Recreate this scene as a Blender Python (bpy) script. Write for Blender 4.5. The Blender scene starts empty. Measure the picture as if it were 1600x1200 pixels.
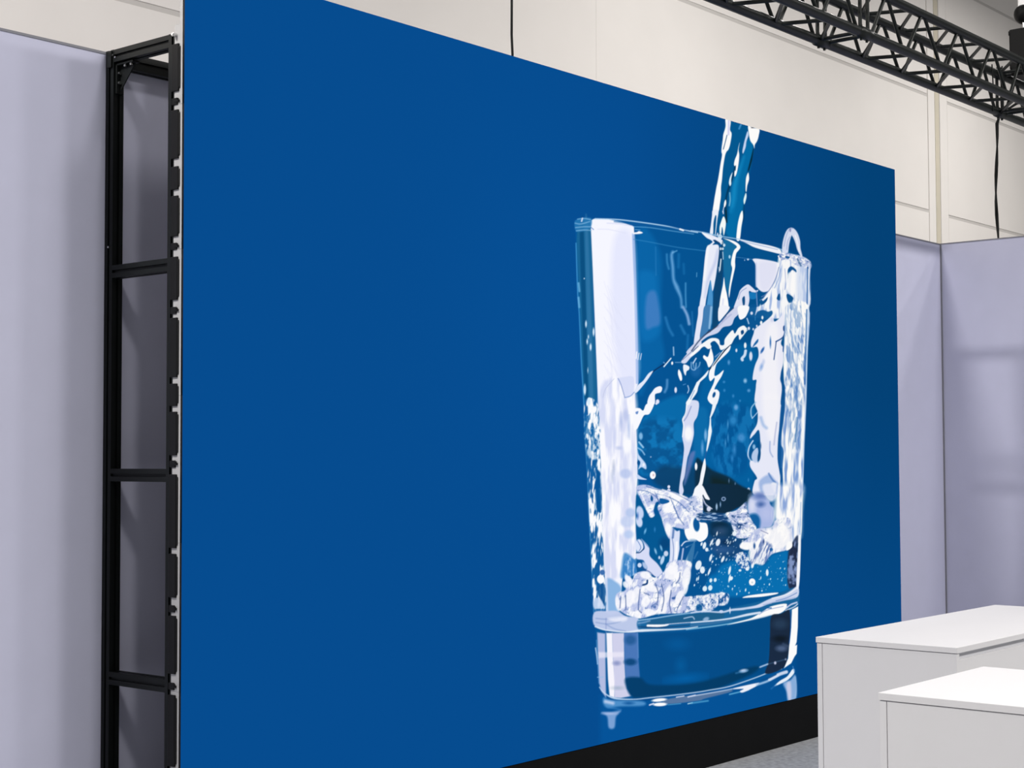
import bpy, bmesh, math, random
import numpy as np
from mathutils import Vector, Matrix

sc = bpy.context.scene
COL = sc.collection
random.seed(7)

# ------------------------------------------------------------------ camera
cam_d = bpy.data.cameras.new('camera')
cam = bpy.data.objects.new('camera', cam_d)
COL.objects.link(cam)
yaw, pitch, roll = 0.8756, 0.0458, -0.0038
fw = Vector((math.sin(yaw) * math.cos(pitch), math.cos(yaw) * math.cos(pitch), math.sin(pitch)))
rt = Vector((math.cos(yaw), -math.sin(yaw), 0))
up = rt.cross(fw)
rt, up = math.cos(roll) * rt + math.sin(roll) * up, -math.sin(roll) * rt + math.cos(roll) * up
m = Matrix((rt, up, -fw)).transposed().to_4x4()
m.translation = (-3.4398, -4.3236, 1.5207)
cam.matrix_world = m
cam_d.sensor_width = 36
cam_d.lens = 36 * 2495.76 / 1600
cam_d.clip_end = 200
sc.camera = cam

# ------------------------------------------------------------------ light
world = bpy.data.worlds.new('hall_ambient')
sc.world = world
world.use_nodes = True
bg = world.node_tree.nodes['Background']
bg.inputs[0].default_value = (1.0, 0.985, 0.97, 1)
bg.inputs[1].default_value = 0.12


def lamp(loc, power, size=1.0, col=(1.0, 0.97, 0.94), aim=None):
    d = bpy.data.lights.new('hall_lamp', 'AREA')
    d.shape = 'DISK'
    d.size = size
    d.energy = power
    d.color = col
    o = bpy.data.objects.new('hall_lamp', d)
    COL.objects.link(o)
    o.location = loc
    if aim:
        o.rotation_euler = (Vector(aim) - Vector(loc)).to_track_quat('-Z', 'Y').to_euler()
    return o


# high-bay lamps of the exhibition hall, hung in rows
for x_, p_ in ((-4.6, 520), (-0.1, 500), (3.4, 550), (7.4, 550), (11.6, 580), (15.8, 640)):     # row over the aisle in front
    lamp((x_, -11.0, 10.3), p_, 1.3)
for x_, p_ in ((3.5, 55), (10.8, 240), (18.0, 285)):                             # row over the booth and behind it
    lamp((x_, 1.6, 8.4), p_, 1.2)
lamp((1.2, -3.4, 8.2), 125)
lamp((-5.0, 1.3, 7.6), 1080, 1.2)

sc.view_settings.view_transform = 'Standard'
sc.view_settings.look = 'None'
sc.view_settings.exposure = 0.0
sc.view_settings.gamma = 1.0
sc.view_settings.use_curve_mapping = False


# ------------------------------------------------------------------ materials
def lin(c):
    c = np.asarray(c, dtype=np.float64) / 255.0
    return np.where(c <= 0.04045, c / 12.92, ((c + 0.055) / 1.055) ** 2.4)


def mat(name, rgb, rough=0.6, spec=0.3, metal=0.0, noise=0.0, nscale=20.0, bump=0.0, bscale=300.0, rgb2=None):
    mt = bpy.data.materials.new(name)
    mt.use_nodes = True
    nt = mt.node_tree
    p = nt.nodes['Principled BSDF']
    p.inputs['Roughness'].default_value = rough
    p.inputs['Specular IOR Level'].default_value = spec
    p.inputs['Metallic'].default_value = metal
    p.inputs['Base Color'].default_value = (*rgb, 1)
    if noise > 0 or bump > 0:
        tc = nt.nodes.new('ShaderNodeTexCoord')
    if noise > 0:
        n = nt.nodes.new('ShaderNodeTexNoise')
        n.inputs['Scale'].default_value = nscale
        n.inputs['Detail'].default_value = 5
        nt.links.new(tc.outputs['Object'], n.inputs['Vector'])
        r = nt.nodes.new('ShaderNodeValToRGB')
        a = rgb if rgb2 is None else rgb2
        r.color_ramp.elements[0].position = 0.3
        r.color_ramp.elements[1].position = 0.7
        r.color_ramp.elements[0].color = (*[x * (1 - noise) for x in a], 1)
        r.color_ramp.elements[1].color = (*[min(1, x * (1 + noise)) for x in rgb], 1)
        nt.links.new(n.outputs['Fac'], r.inputs['Fac'])
        nt.links.new(r.outputs['Color'], p.inputs['Base Color'])
    if bump > 0:
        n2 = nt.nodes.new('ShaderNodeTexNoise')
        n2.inputs['Scale'].default_value = bscale
        n2.inputs['Detail'].default_value = 3
        nt.links.new(tc.outputs['Object'], n2.inputs['Vector'])
        b = nt.nodes.new('ShaderNodeBump')
        b.inputs['Strength'].default_value = bump
        b.inputs['Distance'].default_value = 0.002
        nt.links.new(n2.outputs['Fac'], b.inputs['Height'])
        nt.links.new(b.outputs['Normal'], p.inputs['Normal'])
    return mt


M = {
    'carpet': mat('grey_carpet', (0.37, 0.38, 0.395), 0.95, 0.1, noise=0.22, nscale=35, bump=0.6, bscale=500),
    'partition': mat('lavender_grey_panel', (0.56, 0.567, 0.715), 0.75, 0.2, noise=0.015, nscale=6, bump=0.08, bscale=700),
    'cap': mat('grey_cap_strip', (0.22, 0.22, 0.25), 0.6),
    'hall': mat('warm_white_wall', (0.80, 0.765, 0.73), 0.85, 0.2, noise=0.02, nscale=1.2, bump=0.08, bscale=120),
    'groove': mat('wall_joint', (0.57, 0.545, 0.52), 0.9, 0.1),
    'conduit': mat('beige_conduit', (0.62, 0.57, 0.46), 0.7, noise=0.05, nscale=3),
    'black_alu': mat('black_anodised_aluminium', (0.004, 0.0052, 0.0052), 0.45, 0.2, noise=0.1, nscale=40),
    'alu': mat('bare_aluminium', (0.40, 0.395, 0.39), 0.5, 0.4, metal=0.15, noise=0.04, nscale=60),
    'steel': mat('zinc_steel', (0.7, 0.7, 0.7), 0.25, 0.5, metal=1.0, noise=0.05, nscale=90),
    'black_plastic': mat('black_plastic', (0.004, 0.004, 0.0042), 0.5, 0.18, noise=0.1, nscale=50),
    'plinth': mat('black_board', (0.004, 0.0042, 0.0042), 0.7, 0.08, noise=0.1, nscale=9),
    'truss': mat('black_truss_paint', (0.0065, 0.0085, 0.0075), 0.4, 0.25, noise=0.15, nscale=30),
    'cable': mat('black_rubber', (0.008, 0.009, 0.009), 0.6, 0.2, noise=0.1, nscale=60),
    'white': mat('white_laminate', (0.62, 0.612, 0.618), 0.45, 0.1, noise=0.008, nscale=5),
    'white_edge': mat('white_edge_band', (0.77, 0.765, 0.755), 0.4, 0.3, noise=0.008, nscale=5),
    'gap': mat('shaded_finger_gap', (0.55, 0.55, 0.57), 0.6, 0.2, noise=0.01, nscale=5),  # shade of the recess under the worktop put into this grey
}

mt = bpy.data.materials.new('led_display_picture')
mt.use_nodes = True
nt = mt.node_tree
p = nt.nodes['Principled BSDF']
at_ = nt.nodes.new('ShaderNodeAttribute')
at_.attribute_name = 'picture'
p.inputs['Base Color'].default_value = (0.001, 0.001, 0.001, 1)
p.inputs['Roughness'].default_value = 0.7
p.inputs['Specular IOR Level'].default_value = 0.0
nt.links.new(at_.outputs['Color'], p.inputs['Emission Color'])
p.inputs['Emission Strength'].default_value = 1.0
M['led'] = mt


# ------------------------------------------------------------------ mesh helpers
class MB:
    def __init__(self):
        self.v, self.f, self.sm = [], [], []

    def raw(self, v, f, smooth=False):
        o = len(self.v)
        self.v += [tuple(a) for a in v]
        self.f += [tuple(i + o for i in g) for g in f]
        self.sm += [smooth] * len(f)
        return self

    def box(self, x0, x1, y0, y1, z0, z1, bev=0.0):
        bm = bmesh.new()
        bmesh.ops.create_cube(bm, size=1)
        for v in bm.verts:
            v.co = Vector(((x0 + x1) / 2 + v.co.x * (x1 - x0), (y0 + y1) / 2 + v.co.y * (y1 - y0), (z0 + z1) / 2 + v.co.z * (z1 - z0)))
        if bev > 0:
            bmesh.ops.bevel(bm, geom=list(bm.edges), offset=bev, segments=2, affect='EDGES', profile=0.6)
        bm.verts.index_update()
        self.raw([v.co[:] for v in bm.verts], [[v.index for v in f.verts] for f in bm.faces])
        bm.free()
        return self

    def tube(self, pts, r, n=10, cap=True, radii=None):
        pts = [Vector(q) for q in pts]
        vs, fs = [], []
        ref = None
        for i, q in enumerate(pts):
            d = (pts[min(i + 1, len(pts) - 1)] - pts[max(i - 1, 0)]).normalized()
            if ref is None:
                ref = d.orthogonal().normalized()
            a = (ref - d * ref.dot(d)).normalized()
            ref = a
            b = d.cross(a)
            rr = radii[i] if radii else r
            for k in range(n):
                t = 2 * math.pi * k / n
                vs.append(q + rr * (math.cos(t) * a + math.sin(t) * b))
        for i in range(len(pts) - 1):
            for k in range(n):
                k2 = (k + 1) % n
                fs.append((i * n + k, i * n + k2, (i + 1) * n + k2, (i + 1) * n + k))
        self.raw(vs, fs, True)
        if cap:
            L = len(pts) - 1
            self.raw(vs[:n], [tuple(reversed(range(n)))])
            self.raw(vs[L * n:], [tuple(range(n))])
        return self

    def ball(self, c, r, nu=14, nv=9, sz=1.0):
        vs, fs = [(c[0], c[1], c[2] + r * sz)], []
        for j in range(1, nv):
            t = math.pi * j / nv
            for i in range(nu):
                a = 2 * math.pi * i / nu
                vs.append((c[0] + r * math.sin(t) * math.cos(a), c[1] + r * math.sin(t) * math.sin(a), c[2] + r * sz * math.cos(t)))
        vs.append((c[0], c[1], c[2] - r * sz))
        for i in range(nu):
            fs.append((0, 1 + i, 1 + (i + 1) % nu))
            fs.append((len(vs) - 1, len(vs) - 1 - nu + (i + 1) % nu, len(vs) - 1 - nu + i))
        for j in range(nv - 2):
            for i in range(nu):
                a, b = 1 + j * nu + i, 1 + j * nu + (i + 1) % nu
                fs.append((a, a + nu, b + nu, b))
        return self.raw(vs, fs, True)

    def slot_profile(self, p0, axis, length, size=0.045, slot=0.010, depth=0.009):
        """T-slot aluminium profile, p0 = minimum corner, extruded along axis (0,1,2)."""
        s, a, b, d = size, size / 2 - slot / 2, size / 2 + slot / 2, depth
        sec = [(0, 0), (a, 0), (a, d), (b, d), (b, 0), (s, 0), (s, a), (s - d, a), (s - d, b), (s, b), (s, s), (b, s), (b, s - d), (a, s - d), (a, s), (0, s), (0, b), (d, b), (d, a), (0, a)]
        n = len(sec)
        o1, o2 = [(1, 2), (2, 0), (0, 1)][axis]
        vs = []
        for t in (0, length):
            for (q, w) in sec:
                c = list(p0)
                c[axis] += t
                c[o1] += q
                c[o2] += w
                vs.append(c)
        fs = [(k, (k + 1) % n, n + (k + 1) % n, n + k) for k in range(n)]
        fs += [tuple(reversed(range(n))), tuple(range(n, 2 * n))]
        return self.raw(vs, fs)

    def build(self, name, material, parent=None):
        me = bpy.data.meshes.new(name)
        off = wloc(parent)
        me.from_pydata([(a[0] - off[0], a[1] - off[1], a[2] - off[2]) for a in self.v], [], self.f)
        me.polygons.foreach_set('use_smooth', self.sm)
        me.materials.append(M[material])
        o = bpy.data.objects.new(name, me)
        COL.objects.link(o)
        o.parent = parent
        return o


def wloc(o):
    v = Vector((0, 0, 0))
    while o is not None:
        v += o.location
        o = o.parent
    return v


def tag(o, label=None, cat=None, group=None, kind=None):
    if label:
        o['label'] = label
    if cat:
        o['category'] = cat
    if group:
        o['group'] = group
    if kind:
        o['kind'] = kind
    return o


def empty(name, loc, label, cat, group=None):
    o = bpy.data.objects.new(name, None)
    o.location = loc
    o.empty_display_size = 0.1
    COL.objects.link(o)
    return tag(o, label, cat, group)


# ------------------------------------------------------------------ the setting
tag(MB().box(-12, 34, -14, 5.6, -0.05, 0).build('floor', 'carpet'), 'light grey carpeted hall floor', 'floor', kind='structure')

# hall wall: precast panels with recessed joints, a pilaster and a conduit
hw = MB().box(-12, 34, 5.497, 5.70, 0, 11).build('wall_far', 'groove')
tag(hw, 'warm white hall wall of wide panels with grey joints, high behind the screen', 'wall', kind='structure')
rows = [0.0, 1.70, 3.36, 4.985, 6.635, 8.375, 11.0]
for (x0, x1) in ((-12, -6.4), (-6.33, 1.66), (1.68, 9.709), (9.711, 17.51), (18.165, 26.2), (26.24, 34)):
    for a, b in zip(rows[:-1], rows[1:]):
        MB().box(x0, x1, 5.49, 5.4975, a, b - 0.045, 0.003).build('panel', 'hall', hw)
MB().box(17.53, 17.74, 5.485, 5.4975, 0, 11, 0.004).build('pilaster', 'hall', hw)
MB().box(17.91, 18.15, 5.485, 5.4975, 0, 11, 0.004).build('pilaster', 'hall', hw)
MB().box(17.76, 17.89, 5.488, 5.4975, 0, 11, 0.003).build('conduit', 'conduit', hw)

# booth partitions
wb = MB().box(-6.0, 6.972, 0.475, 0.515, 0, 2.985).build('wall_back', 'partition')
tag(wb, 'lavender grey booth partition running behind the blue screen', 'wall', kind='structure')
MB().box(-6.0, 6.972, 0.472, 0.518, 2.985, 2.994).build('cap_strip', 'cap', wb)
wr = MB().box(6.977, 7.017, -6.0, 0.515, 0, 2.988).build('wall_right', 'partition')
tag(wr, 'lavender grey booth side partition beyond the white counters', 'wall', kind='structure')
MB().box(6.974, 7.02, -6.0, 0.518, 2.988, 2.996).build('cap_strip', 'cap', wr)
tag(MB().box(6.970, 6.977, 0.466, 0.476, 0, 2.99).build('trim_1', 'cap'), 'thin dark corner strip between the two lavender partitions', 'trim', kind='structure')

# ------------------------------------------------------------------ the picture shown on the display
PIC = np.array([[414.68697, 5.0889815, 280.715575], [101.5698585, -462.105267, 1428.439272], [0.14377174, 0.0085806925, 1.0]])   # display metres -> artwork units
AX, AY, AW, AH, AS = 888, 170, 384, 1000, 2
BLUE = np.array((0., 75., 143.))
_gx, _gy = np.meshgrid(AX + np.arange(AW * AS) / AS, AY + np.arange(AH * AS) / AS)
ART = np.zeros((AH * AS, AW * AS, 3))
ART[:] = BLUE
COV = np.zeros((AH * AS, AW * AS))          # where artwork covers the plain blue ground
_lat = np.random.RandomState(3).rand(256, 256)


def vnoise(x, y):
    xi, yi = np.floor(x).astype(int), np.floor(y).astype(int)
    fx, fy = x - xi, y - yi
    fx, fy = fx * fx * (3 - 2 * fx), fy * fy * (3 - 2 * fy)
    g = lambda a, b: _lat[b & 255, a & 255]
    return (g(xi, yi) * (1 - fx) + g(xi + 1, yi) * fx) * (1 - fy) + (g(xi, yi + 1) * (1 - fx) + g(xi + 1, yi + 1) * fx) * fy


def fbm(x, y, o=4):
    s, a, t = 0, 0.5, 0
    for k in range(o):
        s = s + a * vnoise(x * 2 ** k + 17 * k, y * 2 ** k + 31 * k)
        t += a
        a *= 0.55
    return s / t


W_, L_, P_ = (252, 252, 255), (224, 228, 249), (188, 198, 234)
B_, C_, K_ = (0, 80, 146), (3, 106, 172), (9, 45, 76)
TS = dict(a=(1080, 180), b=(890, 330), c=(1080, 330), d=(890, 480), e=(1080, 480), f=(890, 630), g=(1080, 630), h=(890, 760),
          i=(1080, 760), j=(890, 880), k=(1080, 880), l=(890, 1000), m=(1080, 1000), z=None)


def cv(t, pts):
    q = np.array([p[:2] for p in pts], float)
    return q if t == 'z' else q / 8 + np.array(TS[t])


def spline(q, closed, n=5):
    if len(q) < 3:
        return q
    out = []
    N = len(q)
    for i in range(N if closed else N - 1):
        p0, p1, p2, p3 = (q[(i - 1) % N], q[i], q[(i + 1) % N], q[(i + 2) % N]) if closed else (q[max(i - 1, 0)], q[i], q[i + 1], q[min(i + 2, N - 1)])
        for k in range(n):
            t = k / n
            out.append(0.5 * (2 * p1 + (p2 - p0) * t + (2 * p0 - 5 * p1 + 4 * p2 - p3) * t * t + (3 * p1 - p0 - 3 * p2 + p3) * t ** 3))
    if not closed:
        out.append(q[-1])
    return np.array(out)


def window(q, pad):
    x0, y0 = np.floor((q.min(0) - pad - (AX, AY)) * AS).astype(int)
    x1, y1 = np.ceil((q.max(0) + pad - (AX, AY)) * AS).astype(int) + 1
    return slice(max(y0, 0), min(max(y1, 0), AH * AS)), slice(max(x0, 0), min(max(x1, 0), AW * AS))


def segdist(q, sl, w=None):
    x, y = _gx[sl], _gy[sl]
    d = np.full(x.shape, 1e9)
    for i in range(len(q) - 1):
        a, b = q[i], q[i + 1]
        ab = b - a
        t = np.clip(((x - a[0]) * ab[0] + (y - a[1]) * ab[1]) / max(ab @ ab, 1e-9), 0, 1)
        dd = np.hypot(x - a[0] - t * ab[0], y - a[1] - t * ab[1])
        if w is not None:
            dd = dd - (w[i] * (1 - t) + w[i + 1] * t)
        np.minimum(d, dd, out=d)
    return d


def pmask(t, pts, soft=0.5, smooth=True):
    q = cv(t, pts)
    if smooth:
        q = spline(q, True)
    sl = window(q, soft * 2 + 1)
    x, y = _gx[sl], _gy[sl]
    qq = np.vstack([q, q[:1]])
    d = segdist(qq, sl)
    ins = np.zeros(x.shape, bool)
    for i in range(len(q)):
        (xa, ya), (xb, yb) = qq[i], qq[i + 1]
        if ya != yb:
            ins ^= ((ya > y) != (yb > y)) & (x < (xb - xa) * (y - ya) / (yb - ya) + xa)
    return sl, np.clip(0.5 + np.where(ins, d, -d) / (2 * soft), 0, 1)


def put(sl, mk, col):
    mk = mk[..., None]
    ART[sl] = ART[sl] * (1 - mk) + np.asarray(col, float) * mk
    COV[sl] = np.maximum(COV[sl], mk[..., 0])


def poly(t, pts, col, a=1.0, soft=0.5, smooth=True):
    sl, mk = pmask(t, pts, soft, smooth)
    put(sl, mk * a, col)


def stroke(t, pts, w, col, a=1.0, soft=0.5):
    q = cv(t, pts)
    ww = np.array([p[2] if len(p) > 2 else w for p in pts], float) / (1 if t == 'z' else 8) / 2
    if len(q) > 2:
        n = 5
        ww = np.interp(np.linspace(0, len(q) - 1, (len(q) - 1) * n + 1), np.arange(len(q)), ww)
        q = spline(q, False, n)
    sl = window(q, ww.max() + soft * 2 + 1)
    put(sl, np.clip(0.5 - segdist(q, sl, ww) / (2 * soft), 0, 1) * a, col)


def ell(t, x, y, rx, ry, col=W_, a=1.0, soft=0.4, rot=0.0):
    s = 1 if t == 'z' else 8
    c = cv(t, [(x, y)])[0]
    rx, ry = rx / s, ry / s
    r = max(rx, ry) + soft * 2 + 1
    sl = window(np.array([c - r, c + r]), 0)
    dx, dy = _gx[sl] - c[0], _gy[sl] - c[1]
    cs, sn = math.cos(rot), math.sin(rot)
    u, v = (dx * cs + dy * sn) / rx, (-dx * sn + dy * cs) / ry
    rr = np.hypot(u, v)
    put(sl, np.clip(0.5 - (rr - 1) * min(rx, ry) / (2 * soft), 0, 1) * a, col)


def streaks(t, pts, sx, sy, lo, hi, colA=B_, colB=W_, a=1.0, soft=0.6, tilt=0.0, sd=0.0, mid=None):
    """long streaky reflections inside an outline"""
    sl, mk = pmask(t, pts, soft)
    x, y = _gx[sl], _gy[sl]
    xx = x + tilt * y + 2.2 * (fbm(x / 9 + sd, y / 22, 2) - 0.5)
    n = fbm(xx / sx + sd, y / sy + sd * 1.7, 3)
    v = np.clip((n - lo) / (hi - lo), 0, 1)
    v = (v * v * (3 - 2 * v))[..., None]
    A, Bc = np.asarray(colA, float), np.asarray(colB, float)
    c = A * (1 - v) + Bc * v
    if mid is not None:
        wv = 4 * v * (1 - v)
        c = c * (1 - 0.6 * wv) + np.asarray(mid, float) * 0.6 * wv
    put(sl, mk * a, c)


def foam(t, pts, dens=0.5, sx=5.0, sy=7.0, a=1.0, sd=0.0, tilt=0.0, dark=(25, 75, 150), soft=0.8, vein=0.05):
    """clustered bright lobes with thin dark veins between them"""
    sl, mk = pmask(t, pts, soft)
    x, y = _gx[sl], _gy[sl]
    wx, wy = x + 5 * (fbm(x / 8 + sd, y / 8, 2) - 0.5), y + 5 * (fbm(x / 8 + 40, y / 8 + sd, 2) - 0.5)
    n = fbm((wx + tilt * y) / sx + sd, wy / sy + sd, 3)
    rid = np.abs(fbm((wx + tilt * y) / (sx * 0.8) + sd + 9, wy / (sy * 0.9) + 5, 2) - 0.5)
    v = np.clip((n - (0.62 - dens * 0.5)) / 0.14, 0, 1)
    r = np.clip(rid / vein, 0, 1)
    lum = (v * (0.45 + 0.55 * r))[..., None]
    hi = np.clip((n - 0.45) / 0.2, 0, 1)[..., None]
    c = np.asarray(dark, float) * (1 - lum) + (np.asarray(P_, float) * (1 - hi) + np.asarray(W_, float) * hi) * lum
    put(sl, mk * a, c)


def specks(t, pts, n, r0, r1, col=W_, sd=1, stretch=1.6, rot=0.3):
    q = cv(t, pts)
    rg = random.Random(sd)
    lo, hi = q.min(0), q.max(0)
    k = 0
    while k < n:
        x, y = rg.uniform(lo[0], hi[0]), rg.uniform(lo[1], hi[1])
        ins = False
        for i in range(len(q)):
            (xa, ya), (xb, yb) = q[i], q[(i + 1) % len(q)]
            if (ya > y) != (yb > y) and x < (xb - xa) * (y - ya) / (yb - ya) + xa:
                ins = not ins
        if ins:
            r = r0 + (r1 - r0) * rg.random() ** 3
            ell('z', x, y, r, r * rg.uniform(1, stretch), col, rg.uniform(0.6, 1), 0.35, rot)
        k += 1


# ---- glass body
OUT = [(898, 347), (900, 380), (902.5, 455), (905, 490), (908.5, 567), (912, 624), (915, 692), (918, 742), (920.5, 804), (924, 872), (928, 957), (930.6, 992),
       (933, 1037), (936, 1072), (944, 1085), (955, 1092), (985, 1095), (1015, 1092), (1090, 1081), (1130, 1075), (1180, 1062), (1217, 1049), (1234, 1039), (1242, 1022),
       (1246, 990), (1247, 949), (1249, 880), (1251, 835), (1253, 785), (1256, 692), (1259, 630), (1260.5, 592), (1262.5, 517), (1264, 480), (1265.5, 442), (1266, 410), (1261, 404),
       (1252, 399), (1217, 387), (1155, 374), (1130, 369), (1080, 361), (1040, 352), (1002, 346), (965, 342), (932, 341), (903, 341)]
poly('z', [(938, 1088), (1243, 1030), (1242, 1098), (1180, 1116), (1100, 1140), (1000, 1160), (938, 1165)], (0, 92, 166), 0.45, 5, False)
poly('z', OUT, (0, 84, 150), 1, 0.7, False)
# interior tones
poly('d', [(850, -900), (1130, -700), (1140, 0), (1150, 350), (1180, 640), (1000, 860), (860, 1000)], (4, 100, 168), 0.9, 4)
poly('b', [(880, 760), (1060, 780), (1100, 1000), (1130, 1500), (900, 1600), (860, 1000)], (10, 112, 182), 0.8, 5)
poly('b', [(960, 1060), (1070, 1000), (1120, 1200), (1130, 1400), (1050, 1450), (950, 1450)], (88, 132, 200), 0.65, 3)
poly('c', [(430, 620), (800, 620), (800, 1000), (600, 1000), (480, 1150)], (0, 78, 146), 0.9, 3)
poly('f', [(860, 320), (950, 150), (1100, 0), (1460, -100), (1420, 300), (1410, 700), (1380, 900), (1000, 900), (870, 850)], (4, 106, 172), 1, 3)
poly('g', [(80, 0), (300, -600), (800, -700), (800, 0), (800, 700), (760, 1080), (600, 1010), (280, 830), (80, 780)], (0, 98, 166), 0.95, 4)
poly('g', [(60, 100), (200, 100), (190, 600), (60, 760), (20, 500)], (10, 110, 176), 0.8, 3)
sl, mk = pmask('f', [(900, 250), (1380, 250), (1400, 800), (900, 850)], 6)
n_ = np.clip((fbm(_gx[sl] / 14, _gy[sl] / 12, 3) - 0.42) * 5, 0, 1)[..., None]
put(sl, mk * 0.55, (5, 72, 130) * (1 - n_) + np.array((20, 125, 192)) * n_)
sl, mk = pmask('g', [(280, 80), (760, 80), (740, 700), (600, 900), (300, 780)], 6)
n_ = np.clip((fbm(_gx[sl] / 7 + 3, _gy[sl] / 16 + 3, 3) - 0.45) * 5, 0, 1)[..., None]
put(sl, mk * 0.5, np.array((0, 80, 150)) * (1 - n_) + np.array((30, 130, 200)) * n_)
poly('f', [(1040, 960), (1150, 790), (1390, 800), (1560, 820), (1560, 1150), (1230, 1090)], (8, 66, 112), 0.9, 4)
poly('g', [(60, 700), (170, 760), (270, 840), (470, 920), (600, 1020), (760, 1110), (720, 1240), (600, 1300), (230, 1300), (60, 1100)], (11, 50, 82), 1, 2)
poly('g', [(250, 930), (420, 960), (520, 1040), (560, 1150), (300, 1180)], (16, 38, 55), 0.7, 5)

# left flank between glass edge and white band
poly('z', [(902, 358), (924, 358), (927, 480), (932, 620), (914, 620), (906, 480)], (22, 98, 146), 1, 1.2)
poly('z', [(906, 362), (912, 362), (919, 620), (914, 620), (909, 480)], (0, 70, 118), 0.8, 1.2)
poly('z', [(914, 365), (919, 365), (927, 620), (921, 620)], (48, 116, 164), 0.8, 1.5)
stroke('z', OUT[1:11], 1.6, (74, 160, 214), 0.8, 0.7)
# white band
BAND = [(922.5, 345), (928, 342), (950, 342.5), (971, 347), (990.5, 354), (990.8, 366), (988.4, 368), (990, 418), (993, 455), (994.3, 480), (996, 567), (997, 600), (992, 612), (993, 640),
        (994, 668), (995.5, 700), (996, 745), (994, 770), (994, 835), (994, 872), (975, 885), (972, 910), (968, 955), (947, 956), (945, 905), (943, 872), (941, 822), (940.5, 770), (939, 730), (936.5, 680), (935, 640),
        (934, 620), (931, 542), (928.5, 480), (926, 418), (923.8, 368)]
poly('z', BAND, (246, 246, 255), 1, 0.7, False)
poly('z', [(960, 372), (988, 368), (993, 480), (996, 590), (970, 600), (955, 480)], (226, 229, 252), 0.8, 6)
stroke('z', [(989.5, 366), (991.5, 418), (993.5, 480), (995.2, 560), (995.5, 598)], 4.2, (168, 192, 236), 0.85, 0.8)
for k in range(26):       # faint slanting sheen in the band
    yy = 440 + k * 6.2
    stroke('z', [(944 + (k % 3) * 5, yy), (958 + (k % 4) * 7, yy + 46)], 0.9, (222, 224, 246), 0.5, 0.6)
sl, mk = pmask('z', [(936, 610), (990, 606), (995, 700), (994, 870), (968, 900), (946, 900), (942, 800)], 3)
n_ = np.clip((fbm(_gx[sl] / 6, _gy[sl] / 38, 3) - 0.34) * 3.2, 0, 1)[..., None]
put(sl, mk * 0.8, np.array((208, 214, 243)) * (1 - n_) + np.array((253, 252, 255)) * n_)
poly('d', [(600, 900), (700, 870), (800, 880), (800, 1060), (770, 1110), (700, 1130), (650, 1000)], (214, 220, 247), 0.9, 1)
stroke('d', [(605, 890), (640, 960), (690, 1130)], 8, (120, 142, 196))
stroke('d', [(555, 895), (450, 1020), (415, 1130)], 6, (186, 192, 222), 0.9)
stroke('d', [(690, 1130), (760, 1110), (810, 1060)], 9, (120, 152, 208))
for (t, x, y, rx, ry, cc, al) in (('f', 700, 150, 35, 70, P_, 0.8), ('f', 640, 230, 20, 90, (170, 185, 228), 0.7), ('f', 740, 300, 14, 120, (170, 190, 232), 0.8), ('f', 560, 420, 16, 90, (205, 212, 242), 0.9),
                                  ('f', 620, 560, 40, 20, (190, 200, 235), 0.8), ('f', 550, 800, 12, 60, (150, 165, 200), 0.7), ('f', 535, 920, 10, 50, (165, 180, 215), 0.7), ('f', 700, 880, 70, 60, (175, 192, 234), 0.7),
                                  ('h', 640, 540, 40, 60, W_, 1), ('h', 540, 330, 40, 140, W_, 0.9), ('h', 760, 330, 60, 60, (175, 196, 236), 0.8), ('h', 720, 440, 80, 70, (190, 206, 240), 0.7), ('h', 740, 600, 60, 50, (175, 200, 240), 0.7),
                                  ('f', 720, 530, 50, 90, W_, 0.9), ('f', 820, 180, 50, 80, W_, 0.9)):
    ell(t, x, y, rx, ry, cc, al, 2.0)
poly('h', [(690, 830), (820, 930), (832, 1000), (830, 1090), (650, 1150), (650, 1000)], (66, 136, 200), 0.9, 2)
streaks('h', [(700, 900), (825, 930), (825, 1090), (670, 1130)], 3, 9, 0.4, 0.75, (50, 125, 195), (190, 215, 245), 0.8)
poly('j', [(455, 210), (590, 240), (650, 330), (590, 420), (590, 560), (620, 620), (460, 610)], (120, 170, 222), 0.85, 2)
stroke('j', [(460, 210), (470, 600)], 26, (215, 222, 246), 0.8, 1.2)

# streaky left flank, lower
streaks('z', [(913.5, 628), (934, 632), (937, 690), (939, 735), (940, 770), (943, 872), (945, 905), (946, 950), (928, 950), (925, 890), (920, 790), (916, 705)], 3.6, 17, 0.40, 0.60, (14, 92, 158), W_, 1, 0.8, 0.05, 2.0)
streaks('z', [(914, 655), (934, 650), (938, 710), (918, 712)], 3.4, 9, 0.34, 0.52, (20, 100, 165), W_, 0.7, 1.5, 0.0, 19.0)
poly('z', [(932, 738), (937.5, 742), (940, 795), (934, 798), (930, 775)], (2, 82, 148), 0.9, 1)
poly('z', [(933, 770), (936.5, 768), (939, 800), (933, 792)], (2, 82, 148), 0.9, 1)
ell('j', 390, 200, 46, 55); ell('j', 410, 115, 32, 34, (60, 110, 175), 1, 0.8)
poly('j', [(360, 290), (440, 270), (440, 520), (400, 470), (350, 380)], (14, 82, 146), 0.9, 1)
poly('j', [(300, 450), (370, 440), (440, 550), (400, 572), (305, 560)], (206, 220, 246), 0.9, 1)
poly('j', [(305, 575), (440, 575), (440, 605), (310, 610)], (40, 110, 175), 0.8, 1)
for (x, y, rx, ry) in ((205, 210, 11, 42), (300, 310, 12, 50), (235, 370, 7, 22), (220, 430, 9, 34), (263, 498, 12, 42), (228, 790, 5, 28), (190, 1030, 15, 66), (240, 1180, 20, 46)):
    ell('d', x, y, rx, ry, (215, 235, 252), 0.95, 0.6)
ell('b', 183, 842, 7, 9, (200, 225, 245))
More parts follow.
